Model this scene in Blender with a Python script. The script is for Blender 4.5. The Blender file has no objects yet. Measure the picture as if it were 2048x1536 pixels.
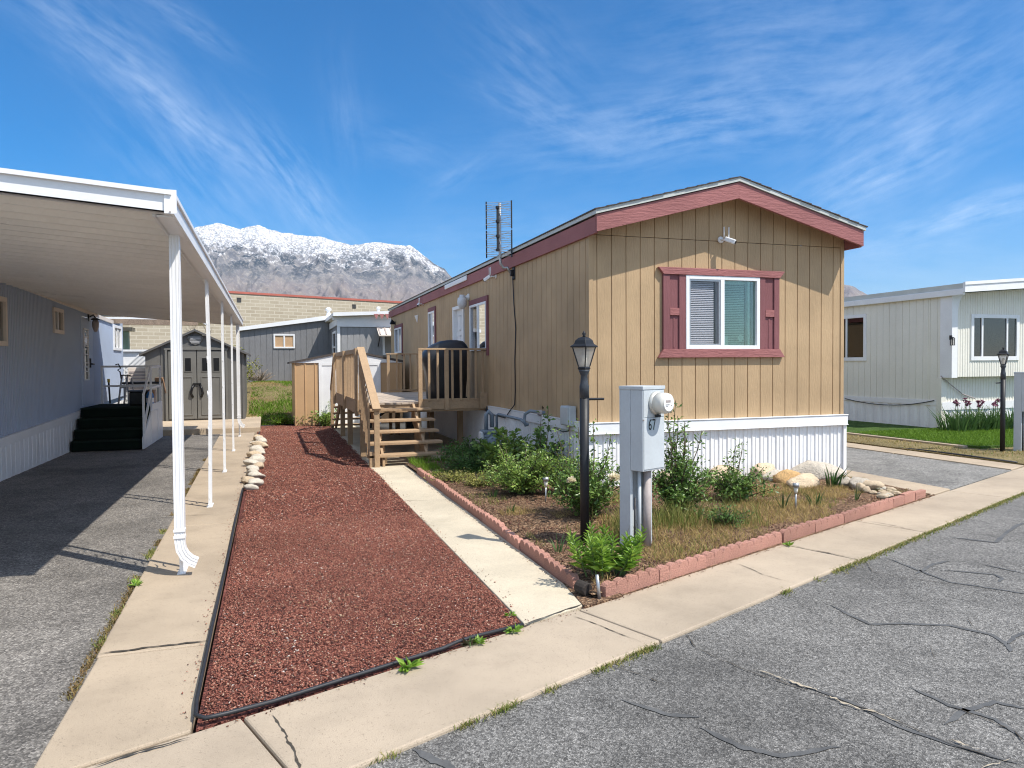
import bpy, math, random
import numpy as np
from mathutils import Vector, Matrix
random.seed(7); RNG = np.random.default_rng(7)
C = bpy.context.scene.collection
R = math.radians
# ------------------------------------------------------------------ helpers
ROOTM = {}
def tag(o, label=None, cat=None, group=None, kind=None):
    if label: o['label'] = label
    if cat: o['category'] = cat
    if group: o['group'] = group
    if kind: o['kind'] = kind
    return o
def thing(name, label, cat, loc=(0, 0, 0), rz=0, group=None):
    o = bpy.data.objects.new(name, None); C.objects.link(o)
    o.empty_display_size = .1
    o.location = loc; o.rotation_euler = (0, 0, rz)
    ROOTM[o.name] = Matrix.Translation(Vector(loc)) @ Matrix.Rotation(rz, 4, 'Z')
    return tag(o, label, cat, group)
def children(o): return [c for c in bpy.data.objects if c.parent == o]
def copy_tree(o, parent=None, name=None):
    c = o.copy(); C.objects.link(c)
    if parent is not None:
        c.parent = parent; c.matrix_parent_inverse = o.matrix_parent_inverse.copy()
    for ch in children(o): copy_tree(ch, c)
    return c
class MB:
    """collects shapes; build() links them as ONE mesh. Coordinates are world unless local=True"""
    def __init__(s): s.v = []; s.f = []
    def add(s, vs, fs):
        n = len(s.v); s.v += [tuple(map(float, p)) for p in vs]; s.f += [tuple(i + n for i in f) for f in fs]; return s
    def box(s, x0, x1, y0, y1, z0, z1, M=None):
        vs = [(x, y, z) for z in (z0, z1) for y in (y0, y1) for x in (x0, x1)]
        if M is not None: vs = [M @ Vector(p) for p in vs]
        return s.add(vs, [(0, 2, 3, 1), (4, 5, 7, 6), (0, 1, 5, 4), (2, 6, 7, 3), (0, 4, 6, 2), (1, 3, 7, 5)])
    def bar(s, p, q, w, h, up=(0, 0, 1)):
        p, q = Vector(p), Vector(q); d = (q - p).normalized(); u = Vector(up)
        a = d.cross(u)
        if a.length < 1e-4: a = d.cross(Vector((0, 1, 0)))
        a.normalize(); b = a.cross(d); a *= w / 2; b *= h / 2
        vs = [e + i * a + j * b for e in (p, q) for i, j in ((-1, -1), (1, -1), (1, 1), (-1, 1))]
        return s.add(vs, [(3, 2, 1, 0), (4, 5, 6, 7), (0, 1, 5, 4), (1, 2, 6, 5), (2, 3, 7, 6), (3, 0, 4, 7)])
    def tube(s, pts, r, n=8, cap=True):
        pts = [Vector(p) for p in pts]; rs = r if isinstance(r, (list, tuple)) else [r] * len(pts)
        t0 = (pts[1] - pts[0]).normalized(); a = t0.orthogonal().normalized(); vs = []; fs = []
        for i, p in enumerate(pts):
            t = (pts[min(i + 1, len(pts) - 1)] - pts[max(i - 1, 0)]).normalized()
            a = (a - t * a.dot(t)).normalized(); b = t.cross(a)
            for k in range(n):
                g = 2 * math.pi * k / n; vs.append(p + rs[i] * (math.cos(g) * a + math.sin(g) * b))
        for i in range(len(pts) - 1):
            for k in range(n): fs.append((i * n + k, i * n + (k + 1) % n, (i + 1) * n + (k + 1) % n, (i + 1) * n + k))
        if cap: fs += [tuple(reversed(range(n))), tuple(range((len(pts) - 1) * n, len(pts) * n))]
        return s.add(vs, fs)
    def lathe(s, prof, n=16, o=(0, 0, 0), M=None, rot=0.):
        vs = []; fs = []
        for r, z in prof:
            for k in range(n):
                g = 2 * math.pi * k / n + rot; p = Vector((r * math.cos(g), r * math.sin(g), z))
                if M is not None: p = M @ p
                vs.append(p + Vector(o))
        for i in range(len(prof) - 1):
            for k in range(n): fs.append((i * n + k, i * n + (k + 1) % n, (i + 1) * n + (k + 1) % n, (i + 1) * n + k))
        fs += [tuple(reversed(range(n))), tuple(range((len(prof) - 1) * n, len(prof) * n))]
        return s.add(vs, fs)
    def prism(s, poly, axis, d0, d1):
        """poly of 2D points extruded along axis: x:(y,z) y:(x,z) z:(x,y)"""
        def P(a, b, d): return {'x': (d, a, b), 'y': (a, d, b), 'z': (a, b, d)}[axis]
        n = len(poly); vs = [P(a, b, d0) for a, b in poly] + [P(a, b, d1) for a, b in poly]
        return s.add(vs, [tuple(range(n)), tuple(reversed(range(n, 2 * n)))] + [(i + n, (i + 1) % n + n, (i + 1) % n, i) for i in range(n)])
    def quad(s, a, b, c, d): return s.add([a, b, c, d], [(0, 1, 2, 3)])
    def arr(s, v, f):
        n = len(s.v); s.v += [tuple(p) for p in np.asarray(v).tolist()]; s.f += [tuple(i + n for i in q) for q in np.asarray(f).tolist()]; return s
    def build(s, name, mat, parent=None, smooth=False, bevel=0, fix=True):
        me = bpy.data.meshes.new(name); vs = s.v
        root = parent
        while root is not None and root.parent is not None: root = root.parent
        if root is not None and root.name in ROOTM:
            I = ROOTM[root.name].inverted(); vs = [I @ Vector(p) for p in vs]
        me.from_pydata(vs, [], s.f)
        if fix:
            import bmesh
            bm = bmesh.new(); bm.from_mesh(me); bmesh.ops.recalc_face_normals(bm, faces=bm.faces[:]); bm.to_mesh(me); bm.free()
        if smooth: me.polygons.foreach_set('use_smooth', [True] * len(me.polygons))
        me.materials.append(mat)
        o = bpy.data.objects.new(name, me); C.objects.link(o)
        if parent is not None: o.parent = parent
        if bevel:
            b = o.modifiers.new('b', 'BEVEL'); b.width = bevel; b.segments = 2; b.limit_method = 'ANGLE'; b.angle_limit = R(40)
        return o
def npmesh(name, v, f, mat, parent=None, smooth=False):
    """fast mesh from arrays; all faces have the same corner count; coordinates local to the parent"""
    v = np.ascontiguousarray(v, dtype=np.float32); f = np.ascontiguousarray(f, dtype=np.int32)
    me = bpy.data.meshes.new(name); k = f.shape[1]
    me.vertices.add(len(v)); me.vertices.foreach_set('co', v.ravel())
    me.loops.add(f.size); me.loops.foreach_set('vertex_index', f.ravel())
    me.polygons.add(len(f)); me.polygons.foreach_set('loop_start', np.arange(0, f.size, k, dtype=np.int32))
    try: me.polygons.foreach_set('loop_total', np.full(len(f), k, dtype=np.int32))
    except Exception: pass
    if smooth: me.polygons.foreach_set('use_smooth', np.ones(len(f), dtype=bool))
    me.update(calc_edges=True); me.materials.append(mat)
    o = bpy.data.objects.new(name, me); C.objects.link(o)
    if parent is not None: o.parent = parent
    return o
def structure(o): o['kind'] = 'structure'; return o
def stuff(o, label=None, cat=None): o['kind'] = 'stuff'; return tag(o, label, cat)

def wall_strip(mb, prof, P, zb, zt, holes=()):
    """prof: (u, depth) points; P(u, depth, z) -> point; zb/zt numbers or functions of u; holes (u0,u1,z0,z1)"""
    fb = zb if callable(zb) else (lambda u: zb); ft = zt if callable(zt) else (lambda u: zt)
    us = sorted(set([p[0] for p in prof] + [h[0] for h in holes] + [h[1] for h in holes]))
    us = [u for u in us if prof[0][0] - 1e-9 <= u <= prof[-1][0] + 1e-9]
    def dep(u):
        for (a, da), (b, db) in zip(prof, prof[1:]):
            if a <= u <= b: return da if b == a else da + (db - da) * (u - a) / (b - a)
        return prof[-1][1]
    for a, b in zip(us, us[1:]):
        if b - a < 1e-6: continue
        m = (a + b) / 2; segs = [[None, None]]; hs = sorted([h for h in holes if h[0] < m < h[1]], key=lambda h: h[2])
        z0a, z0b = fb(a), fb(b)
        for h in hs:
            mb.quad(P(a, dep(a), z0a), P(b, dep(b), z0b), P(b, dep(b), h[2]), P(a, dep(a), h[2])); z0a = z0b = h[3]
        mb.quad(P(a, dep(a), z0a), P(b, dep(b), z0b), P(b, dep(b), ft(b)), P(a, dep(a), ft(a)))
def groove_prof(u0, u1, pitch, w=.012, d=.01, start=None, jit=0):
    pr = [(u0, 0)]; u = u0 + pitch * .5 if start is None else start; rr = random.Random(3)
    while u < u1 - w:
        if u > u0 + w: pr += [(u - w / 2, 0), (u - w / 2 + .001, d), (u + w / 2 - .001, d), (u + w / 2, 0)]
        u += pitch * (1 + rr.uniform(-jit, jit))
    return pr + [(u1, 0)]
def rib_prof(u0, u1, pitch, parts):
    """parts: (fraction, depth) over one period"""
    pr = []; u = u0
    while u < u1:
        for fr, d in parts:
            x = u + fr * pitch
            if x < u1: pr.append((x, d))
        u += pitch
    return pr + [(u1, pr[-1][1])]
# ------------------------------------------------------------------ materials
def newmat(name):
    m = bpy.data.materials.new(name); m.use_nodes = True; nt = m.node_tree
    return m, nt, nt.nodes, nt.links, nt.nodes['Principled BSDF']
def sock(nt, x):
    return x
def N(nt, typ, ins=None, **kw):
    n = nt.nodes.new(typ)
    for k, v in kw.items(): setattr(n, k, v)
    for k, v in (ins or {}).items():
        if hasattr(v, 'is_output') or isinstance(v, bpy.types.NodeSocket): nt.links.new(v, n.inputs[k])
        else: n.inputs[k].default_value = v
    return n
def c4(c): return (c[0], c[1], c[2], 1)
def mix(nt, fac, a, b, mode='MIX'):
    n = nt.nodes.new('ShaderNodeMix'); n.data_type = 'RGBA'; n.blend_type = mode
    for i, v in ((0, fac), (6, a), (7, b)):
        if isinstance(v, bpy.types.NodeSocket): nt.links.new(v, n.inputs[i])
        else: n.inputs[i].default_value = v if i == 0 else c4(v)
    return n.outputs[2]
def mth(nt, op, a, b=0., c=None, clamp=False):
    n = nt.nodes.new('ShaderNodeMath'); n.operation = op; n.use_clamp = clamp
    for i, v in enumerate((a, b) if c is None else (a, b, c)):
        if isinstance(v, bpy.types.NodeSocket): nt.links.new(v, n.inputs[i])
        else: n.inputs[i].default_value = v
    return n.outputs[0]
def ramp(nt, fac, stops, interp='LINEAR'):
    n = nt.nodes.new('ShaderNodeValToRGB'); nt.links.new(fac, n.inputs[0]); cr = n.color_ramp; cr.interpolation = interp
    while len(cr.elements) < len(stops): cr.elements.new(.5)
    for e, (p, c) in zip(cr.elements, stops):
        e.position = p; e.color = c4(c) if isinstance(c, (tuple, list)) else (c, c, c, 1)
    return n.outputs[0]
def coords(nt, scale=(1, 1, 1), rot=(0, 0, 0), kind='Object'):
    tc = nt.nodes.new('ShaderNodeTexCoord'); mp = nt.nodes.new('ShaderNodeMapping')
    nt.links.new(tc.outputs[kind], mp.inputs[0]); mp.inputs['Scale'].default_value = scale; mp.inputs['Rotation'].default_value = rot
    return mp.outputs[0]
def noise(nt, vec, scale, detail=4, rough=.55, dist=0):
    n = N(nt, 'ShaderNodeTexNoise', {'Vector': vec, 'Scale': scale, 'Detail': detail, 'Roughness': rough, 'Distortion': dist}); return n.outputs[0]
def bump(nt, h, strength, dist=.02, normal=None):
    n = N(nt, 'ShaderNodeBump', {'Height': h, 'Strength': strength, 'Distance': dist})
    if normal is not None: nt.links.new(normal, n.inputs['Normal'])
    return n.outputs[0]
def paint(name, col, rough=.5, var=.12, vscale=3., fine=.08, fscale=60., bs=.15, bscale=80., stretch=(1, 1, 1), metal=0, spec=.4, dirt=0., bdist=.003):
    """painted / plain surface: base colour with soft patches, fine speckle and a faint relief"""
    m, nt, nd, lk, bs_ = newmat(name)
    v = coords(nt, stretch); a = noise(nt, v, vscale, 5); b = noise(nt, v, fscale, 3)
    dk = tuple(x * (1 - var) for x in col); lt = tuple(min(1, x * (1 + var)) for x in col)
    c1 = ramp(nt, a, [(.3, dk), (.7, lt)])
    c2 = mix(nt, fine, c1, ramp(nt, b, [(.35, tuple(x * .5 for x in col)), (.65, tuple(min(1, x * 1.4) for x in col))]))
    if dirt:
        d = ramp(nt, noise(nt, v, vscale * 2.3, 8, .7), [(.52, 0.), (.75, 1.)])
        c2 = mix(nt, mth(nt, 'MULTIPLY', d, dirt), c2, (.22, .17, .12))
    lk.new(c2, bs_.inputs['Base Color'])
    lk.new(ramp(nt, a, [(.3, max(0, rough - .08)), (.7, min(1, rough + .08))]), bs_.inputs['Roughness'])
    bs_.inputs['Metallic'].default_value = metal; bs_.inputs['Specular IOR Level'].default_value = spec
    if bs: lk.new(bump(nt, noise(nt, v, bscale, 4), bs, bdist), bs_.inputs['Normal'])
    return m
def woody(name, col, stretch=(9, 9, .8), bs=.6, var=.14, rough=.7, scale=7, bdist=.006, mixg=.16):
    """painted wood siding: embossed grain along one axis"""
    m, nt, nd, lk, b = newmat(name)
    v = coords(nt, stretch); v2 = coords(nt)
    g = noise(nt, v, scale, 6, .65, .6); a = noise(nt, v2, 1.3, 4); f = noise(nt, v2, 90, 2)
    col_ = ramp(nt, a, [(.3, tuple(x * (1 - var) for x in col)), (.7, tuple(x * (1 + var) for x in col))])
    col_ = mix(nt, mixg, col_, ramp(nt, g, [(.35, tuple(x * .55 for x in col)), (.6, tuple(x * 1.3 for x in col))]))
    lk.new(col_, b.inputs['Base Color']); b.inputs['Roughness'].default_value = rough; b.inputs['Specular IOR Level'].default_value = .3
    h = mth(nt, 'ADD', ramp(nt, g, [(.4, 0.), (.62, 1.)]), mth(nt, 'MULTIPLY', f, .25))
    lk.new(bump(nt, h, bs, bdist), b.inputs['Normal'])
    return m
def leafmat(name, cols, rough=.45, trans=.35, spec=.35):
    """leaf colours vary per leaf (each leaf is one island)"""
    m, nt, nd, lk, b = newmat(name)
    g = nd.new('ShaderNodeNewGeometry')
    st = [(i / max(1, len(cols) - 1), c) for i, c in enumerate(cols)]
    c = ramp(nt, g.outputs['Random Per Island'], st)
    v = coords(nt); c = mix(nt, .35, c, ramp(nt, noise(nt, v, 14, 3), [(.3, tuple(x * .55 for x in cols[0])), (.7, tuple(x * 1.25 for x in cols[-1]))]))
    lk.new(c, b.inputs['Base Color']); b.inputs['Roughness'].default_value = rough; b.inputs['Specular IOR Level'].default_value = spec
    t = N(nt, 'ShaderNodeBsdfTranslucent', {'Color': c}); mx = N(nt, 'ShaderNodeMixShader', {0: trans, 1: b.outputs[0], 2: t.outputs[0]})
    lk.new(mx.outputs[0], nd['Material Output'].inputs[0]); return m
def glass(name, tint=(.8, .9, .88), boost=1.0, rough=.0):
    m, nt, nd, lk, b = newmat(name); nd.remove(b)
    fr = N(nt, 'ShaderNodeFresnel', {'IOR': 1.6}); f = mth(nt, 'MULTIPLY', fr.outputs[0], boost, clamp=True)
    t = N(nt, 'ShaderNodeBsdfTransparent', {'Color': c4(tint)}); g = N(nt, 'ShaderNodeBsdfGlossy', {'Color': (1, 1, 1, 1), 'Roughness': rough})
    wv = noise(nt, coords(nt), 1.7, 2); lk.new(bump(nt, wv, .04, .02), g.inputs['Normal'])
    mx = N(nt, 'ShaderNodeMixShader', {0: f, 1: t.outputs[0], 2: g.outputs[0]}); lk.new(mx.outputs[0], nd['Material Output'].inputs[0]); return m
# ------------------------------------------------------------------ material library
M = {}
M['tan'] = woody('tan_siding', (.445, .312, .180), (7, 7, .9), .35, mixg=.05)
M['tan_trim'] = woody('tan_trim', (.50, .36, .21), (6, 6, 1.2), .3)
M['maroon'] = woody('maroon_paint', (.315, .125, .12), (1.2, 8, 8), .5, scale=5, mixg=.06)
M['maroon_v'] = woody('maroon_shutter', (.215, .085, .09), (8, 8, 1), .4, scale=5, mixg=.06)
M['white'] = paint('white_paint', (.78, .78, .78), .4, .05, 2.5, .05, 40, .05)
M['white_vinyl'] = paint('white_vinyl', (.80, .81, .82), .35, .05, 2, .04, 30, .04)
M['skirt'] = paint('white_skirting', (.82, .82, .82), .4, .07, 1.5, .06, 25, .05, dirt=.12)
M['carport'] = paint('carport_enamel', (.80, .80, .80), .35, .05, 2, .04, 30, .04, dirt=.05)
M['carport_pan'] = paint('carport_roof_pan', (.88, .845, .79), .34, .05, 1.2, .05, 30, .05, spec=.5, dirt=.08)
M['drip'] = paint('drip_edge', (.50, .52, .49), .5, .1)
M['shingle'] = paint('shingles', (.085, .07, .062), .9, .3, 6, .5, 140, .6, 120)
M['dark'] = paint('dark_room', (.05, .05, .052), .9, .1)
M['interior'] = paint('interior_wall', (.30, .28, .25), .9, .1)
M['black'] = paint('black_metal', (.014, .015, .018), .5, .2, 5, .1, 80, .12)
M['blackfab'] = paint('black_vinyl_cover', (.014, .014, .017), .42, .3, 4, .1, 60, .25, 12, bdist=.02, spec=.5)
M['galv'] = paint('galvanised', (.42, .43, .44), .35, .15, 8, .2, 60, .1, metal=.7)
M['steelgrey'] = paint('grey_gas_meter', (.20, .24, .28), .5, .15, 8, .12, 50, .1)
M['ped'] = paint('pedestal_enamel', (.49, .53, .555), .4, .06, 3, .05, 40, .06, dirt=.06)
M['ped_side'] = M['ped']
M['conduit'] = paint('grey_conduit', (.38, .33, .31), .6, .15, 6, .1, 40, .1, dirt=.2)
M['blueside'] = paint('light_blue_siding', (.39, .46, .58), .5, .06, 1.5, .06, 40, .1, dirt=.05)
M['cream'] = paint('cream_trim', (.70, .62, .54), .5, .06)
M['deckwood'] = woody('deck_paint', (.40, .275, .165), (3, 3, 3), .35, var=.2)
M['decktop'] = woody('deck_boards', (.47, .39, .31), (2, 9, 9), .5, var=.25)
M['shedgrey'] = paint('grey_resin', (.135, .13, .12), .55, .08, 2, .06, 60, .15)
M['shedlight'] = paint('grey_resin_light', (.155, .15, .135), .55, .08, 2, .06, 60, .15)
M['shedroof'] = paint('resin_roof', (.11, .105, .10), .6, .1, 3, .1)
M['handle'] = paint('black_handle', (.01, .01, .011), .35, .1)
M['shedtan'] = paint('tan_metal', (.52, .335, .18), .45, .06, 2, .05, 40, .05, dirt=.12)
M['greyside'] = woody('grey_siding', (.20, .20, .205), (5, 5, .8), .35, var=.1)
M['greylight'] = woody('grey_siding_pale', (.29, .29, .295), (5, 5, .8), .35, var=.08)
M['plywood'] = woody('plywood', (.50, .33, .19), (3, 3, 8), .3, var=.2)
M['whitehouse'] = paint('ivory_siding', (.76, .73, .64), .5, .05, 1.5, .05, 30, .08)
M['carpet'] = paint('green_carpet', (.010, .018, .013), .95, .3, 6, .4, 200, .8, 300, bdist=.01, spec=.1)
M['globe'] = paint('white_globe', (.62, .62, .62), .3, .03)
M['lampglass'] = paint('lamp_glass', (.62, .60, .55), .25, .05, 4, .04, 30, .03, spec=.6)
_nt = M['lampglass'].node_tree; _tr = N(_nt, 'ShaderNodeBsdfTransparent'); _tl = N(_nt, 'ShaderNodeBsdfTranslucent', {'Color': (.75, .72, .66, 1)}); _a = N(_nt, 'ShaderNodeMixShader', {0: .5, 1: _nt.nodes['Principled BSDF'].outputs[0], 2: _tl.outputs[0]}); _b = N(_nt, 'ShaderNodeMixShader', {0: .45, 1: _a.outputs[0], 2: _tr.outputs[0]}); _nt.links.new(_b.outputs[0], _nt.nodes['Material Output'].inputs[0])
M['frost'] = paint('lamp_inner_tube', (.75, .70, .60), .5, .05)
M['rubber'] = paint('black_rubber', (.022, .023, .027), .5, .2, 8, .2, 60, .2)
M['glassR'] = glass('window_glass_green', (.74, .86, .82), .9)
M['glassD'] = glass('window_glass', (.65, .70, .70), 5.0)
M['screen'] = glass('window_screen_glass', (.86, .86, .88), .35)
M['blind'] = paint('white_blinds', (.78, .78, .77), .5, .04)
M['stem'] = paint('woody_stem', (.10, .075, .045), .8, .25, 30)
M['greenstem'] = paint('green_stem', (.10, .16, .05), .7, .2, 30)
M['rock'] = paint('pale_rock', (.66, .52, .36), .85, .22, 5, .3, 40, .8, 14, bdist=.03)
M['rock2'] = paint('grey_rock', (.52, .46, .38), .85, .25, 5, .3, 40, .8, 14, bdist=.03)
M['rock3'] = paint('ochre_rock', (.60, .38, .17), .85, .3, 6, .3, 40, .9, 14, bdist=.03)
M['quartz'] = paint('white_quartz_rock', (.72, .65, .54), .8, .2, 7, .3, 50, .8, 20, bdist=.03)
M['stump'] = paint('burnt_wood', (.035, .028, .024), .9, .4, 20, .4, 90, 1, 50)
M['petal'] = leafmat('cream_petals', [(.80, .70, .45), (.85, .80, .66)], .6, .3)
M['purple'] = leafmat('mauve_petals', [(.16, .04, .07), (.30, .13, .20)], .6, .3)
M['rose'] = leafmat('rose_leaves', [(.035, .095, .025), (.08, .18, .038), (.15, .28, .055), (.25, .36, .085)], .38, .3, .55)
M['rose2'] = leafmat('rose_leaves_bright', [(.06, .14, .028), (.14, .27, .045), (.25, .40, .075), (.38, .48, .12)], .36, .35, .55)
M['roseold'] = leafmat('rose_leaves_reddish', [(.09, .035, .025), (.07, .07, .03), (.05, .10, .03)], .4, .3, .5)
M['lily'] = leafmat('lily_leaves', [(.09, .21, .025), (.16, .32, .035), (.25, .44, .055), (.36, .52, .08)], .4, .35, .45)
M['iris'] = leafmat('iris_leaves', [(.04, .09, .03), (.07, .15, .04), (.12, .21, .06)], .45, .35)
M['irisdk'] = leafmat('iris_leaves_dark', [(.025, .06, .02), (.05, .11, .03), (.08, .15, .04)], .45, .35)
M['lawn'] = leafmat('lawn_blades', [(.08, .17, .015), (.14, .26, .022), (.22, .35, .045)], .6, .35, .2)
M['deadweed'] = leafmat('dead_weeds', [(.10, .06, .03), (.22, .14, .06), (.16, .17, .05), (.30, .20, .09)], .8, .2, .2)
M['drygrass'] = leafmat('dry_grass', [(.18, .18, .045), (.36, .26, .09), (.48, .33, .13), (.56, .41, .19)], .7, .3, .2)
M['mixgrass'] = leafmat('mixed_grass', [(.08, .16, .025), (.16, .24, .04), (.27, .27, .07), (.42, .32, .14)], .7, .3, .2)
M['herb'] = leafmat('herb_leaves', [(.04, .11, .03), (.09, .19, .045), (.17, .27, .07)], .55, .35)
M['twig'] = paint('bare_twigs', (.30, .25, .20), .8, .3, 30)
M['yellowleaf'] = leafmat('yellow_green_leaves', [(.16, .22, .05), (.32, .33, .09), (.45, .40, .13)], .5, .35)
def brickmat():
    m, nt, nd, lk, b = newmat('concrete_block')
    tc = nd.new('ShaderNodeTexCoord'); sp = N(nt, 'ShaderNodeSeparateXYZ', {0: tc.outputs['Object']}); cb = N(nt, 'ShaderNodeCombineXYZ', {0: sp.outputs[0], 1: sp.outputs[2]})
    br = N(nt, 'ShaderNodeTexBrick', {'Vector': cb.outputs[0], 'Color1': (.34, .285, .205, 1), 'Color2': (.43, .37, .28, 1), 'Mortar': (.55, .50, .40, 1), 'Scale': 1., 'Mortar Size': .022, 'Mortar Smooth': .2, 'Bias': -.1, 'Brick Width': .62, 'Row Height': .215})
    n = noise(nt, tc.outputs['Object'], .35, 6); c = mix(nt, ramp(nt, n, [(.4, 0.), (.75, .55)]), br.outputs[0], (.47, .41, .32))
    c = mix(nt, .2, c, ramp(nt, noise(nt, tc.outputs['Object'], 30, 3), [(.3, (.2, .17, .12)), (.7, (.6, .55, .45))]))
    lk.new(c, b.inputs['Base Color']); b.inputs['Roughness'].default_value = .9
    lk.new(bump(nt, br.outputs[1], -.5, .02), b.inputs['Normal']); return m
M['block'] = brickmat(); M['coping'] = paint('red_coping', (.40, .115, .085), .6, .1)
M['pinkblock'] = paint('pink_concrete', (.41, .21, .16), .9, .2, 6, .55, 110, 1.2, 70, bdist=.012, dirt=.35)
def vary(m, lo=.78, hi=1.18):
    nt = m.node_tree; b = nt.nodes['Principled BSDF']; src = b.inputs['Base Color'].links[0].from_socket; oi = nt.nodes.new('ShaderNodeObjectInfo'); r = N(nt, 'ShaderNodeMapRange', {0: oi.outputs['Random'], 3: lo, 4: hi})
    cc = N(nt, 'ShaderNodeCombineColor', {0: r.outputs[0], 1: r.outputs[0], 2: r.outputs[0]}); nt.links.new(mix(nt, 1., src, cc.outputs[0], 'MULTIPLY'), b.inputs['Base Color'])
vary(M['pinkblock'])
def asphalt(name, dark, light, scale=95., patch=.35, warm=(1, 1, 1)):
    m, nt, nd, lk, b = newmat(name); v = coords(nt)
    vo = N(nt, 'ShaderNodeTexVoronoi', {'Vector': v, 'Scale': scale, 'Randomness': 1.}); vo2 = N(nt, 'ShaderNodeTexVoronoi', {'Vector': v, 'Scale': scale * .47})
    hs = N(nt, 'ShaderNodeSeparateColor', {0: vo.outputs['Color']}); hs2 = N(nt, 'ShaderNodeSeparateColor', {0: vo2.outputs['Color']})
    st = ramp(nt, hs.outputs[0], [(.0, dark), (.45, tuple((a * .55 + c * .45) for a, c in zip(dark, light))), (.8, light), (1., tuple(min(1, x * 2.3) for x in light))])
    st2 = ramp(nt, hs2.outputs[1], [(.0, dark), (.6, light), (1., tuple(min(1, x * 1.8) for x in light))])
    c = mix(nt, .4, st, st2)
    big = noise(nt, v, .55, 6, .6); mid = noise(nt, v, 3.1, 5, .6)
    c = mix(nt, 1., c, ramp(nt, big, [(.3, 1 - patch), (.5, 1.), (.72, 1 + patch * .5)]), 'MULTIPLY')
    c = mix(nt, 1., c, ramp(nt, mid, [(.25, .75), (.5, 1.), (.8, 1.1)]), 'MULTIPLY')
    c = mix(nt, 1., c, ramp(nt, noise(nt, v, .85, 7, .62, .6), [(.52, 1.), (.62, .78), (.75, .66)]), 'MULTIPLY')
    c = mix(nt, ramp(nt, noise(nt, v, 1.9, 6, .55), [(.70, 0.), (.78, .55)]), c, tuple(x * .9 for x in dark))
    lk.new(c, b.inputs['Base Color']); b.inputs['Roughness'].default_value = .85; b.inputs['Specular IOR Level'].default_value = .35
    lk.new(bump(nt, mth(nt, 'ADD', vo.outputs['Distance'], noise(nt, v, 40, 3)), .7, .006), b.inputs['Normal']); return m
M['road'] = asphalt('road_asphalt', (.050, .048, .045), (.205, .197, .183), 165., .38)
M['drive'] = asphalt('driveway_asphalt', (.068, .062, .056), (.215, .198, .176), 125., .38)
M['drive2'] = asphalt('right_driveway_asphalt', (.085, .083, .078), (.25, .24, .22), 110., .25)
M['sealant'] = paint('crack_sealant', (.098, .098, .096), .7, .3, 8, .2, 80, .3)
M['crackdirt'] = paint('crack_dirt', (.06, .05, .038), .95, .4, 10, .4, 80, .6)
M['cracklight'] = paint('crack_pale_grit', (.40, .34, .25), .95, .3, 10, .4, 80, .6)
def concrete(name, col, stain=.5):
    m, nt, nd, lk, b = newmat(name); v = coords(nt)
    a = noise(nt, v, .9, 6, .6); f = noise(nt, v, 240, 3, .8); mdm = noise(nt, v, 2.6, 7, .7); sp = N(nt, 'ShaderNodeTexVoronoi', {'Vector': v, 'Scale': 190.})
    c = ramp(nt, a, [(.3, tuple(x * .82 for x in col)), (.55, col), (.75, tuple(min(1, x * 1.1) for x in col))])
    c = mix(nt, 1., c, ramp(nt, f, [(.3, .62), (.5, 1.), (.7, 1.2)]), 'MULTIPLY')
    c = mix(nt, 1., c, ramp(nt, mdm, [(.28, 1 - .3 * stain), (.5, 1.), (.75, 1.06)]), 'MULTIPLY')
    c = mix(nt, ramp(nt, noise(nt, v, .7, 8, .68, .4), [(.58, 0.), (.72, .38 * stain + .1)]), c, tuple(x * .62 for x in col))
    dots = N(nt, 'ShaderNodeSeparateColor', {0: sp.outputs['Color']})
    c = mix(nt, ramp(nt, dots.outputs[0], [(.95, 0.), (.985, .5)]), c, tuple(x * .35 for x in col))
    lk.new(c, b.inputs['Base Color']); b.inputs['Roughness'].default_value = .85; b.inputs['Specular IOR Level'].default_value = .3
    lk.new(bump(nt, mth(nt, 'ADD', f, mdm), .35, .006), b.inputs['Normal']); return m
M['conc_kerb'] = concrete('pavement_concrete', (.435, .355, .265), .45)
M['conc_strip'] = concrete('strip_concrete', (.43, .345, .25), .5)
M['conc_path'] = concrete('path_concrete', (.585, .51, .385), .3)
M['conc_pad'] = concrete('pad_concrete', (.50, .40, .29))
def mulchmat(name, stops, rough=.8):
    m, nt, nd, lk, b = newmat(name); g = nd.new('ShaderNodeNewGeometry')
    c = ramp(nt, g.outputs['Random Per Island'], stops, 'CONSTANT'); v = coords(nt)
    c = mix(nt, .3, c, ramp(nt, noise(nt, v, 90, 3), [(.3, (.05, .02, .015)), (.7, (.4, .2, .15))]))
    c = mix(nt, 1., c, ramp(nt, noise(nt, v, .8, 5), [(.3, .8), (.7, 1.2)]), 'MULTIPLY')
    lk.new(c, b.inputs['Base Color']); b.inputs['Roughness'].default_value = rough; b.inputs['Specular IOR Level'].default_value = .25; return m
M['chips'] = mulchmat('red_rubber_mulch', [(0, (.05, .022, .022)), (.20, (.18, .052, .036)), (.38, (.28, .088, .058)), (.62, (.38, .138, .092)), (.84, (.47, .23, .155)), (.965, (.62, .46, .33)), (.990, (.78, .74, .66))])
M['litter'] = mulchmat('pale_litter', [(0, (.46, .33, .19)), (.35, (.56, .45, .30)), (.65, (.70, .66, .58)), (.85, (.45, .30, .16))])
M['barkchips'] = mulchmat('bark_mulch', [(0, (.06, .03, .02)), (.25, (.12, .06, .04)), (.5, (.20, .10, .06)), (.75, (.30, .17, .09)), (.93, (.46, .33, .2))])
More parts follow.
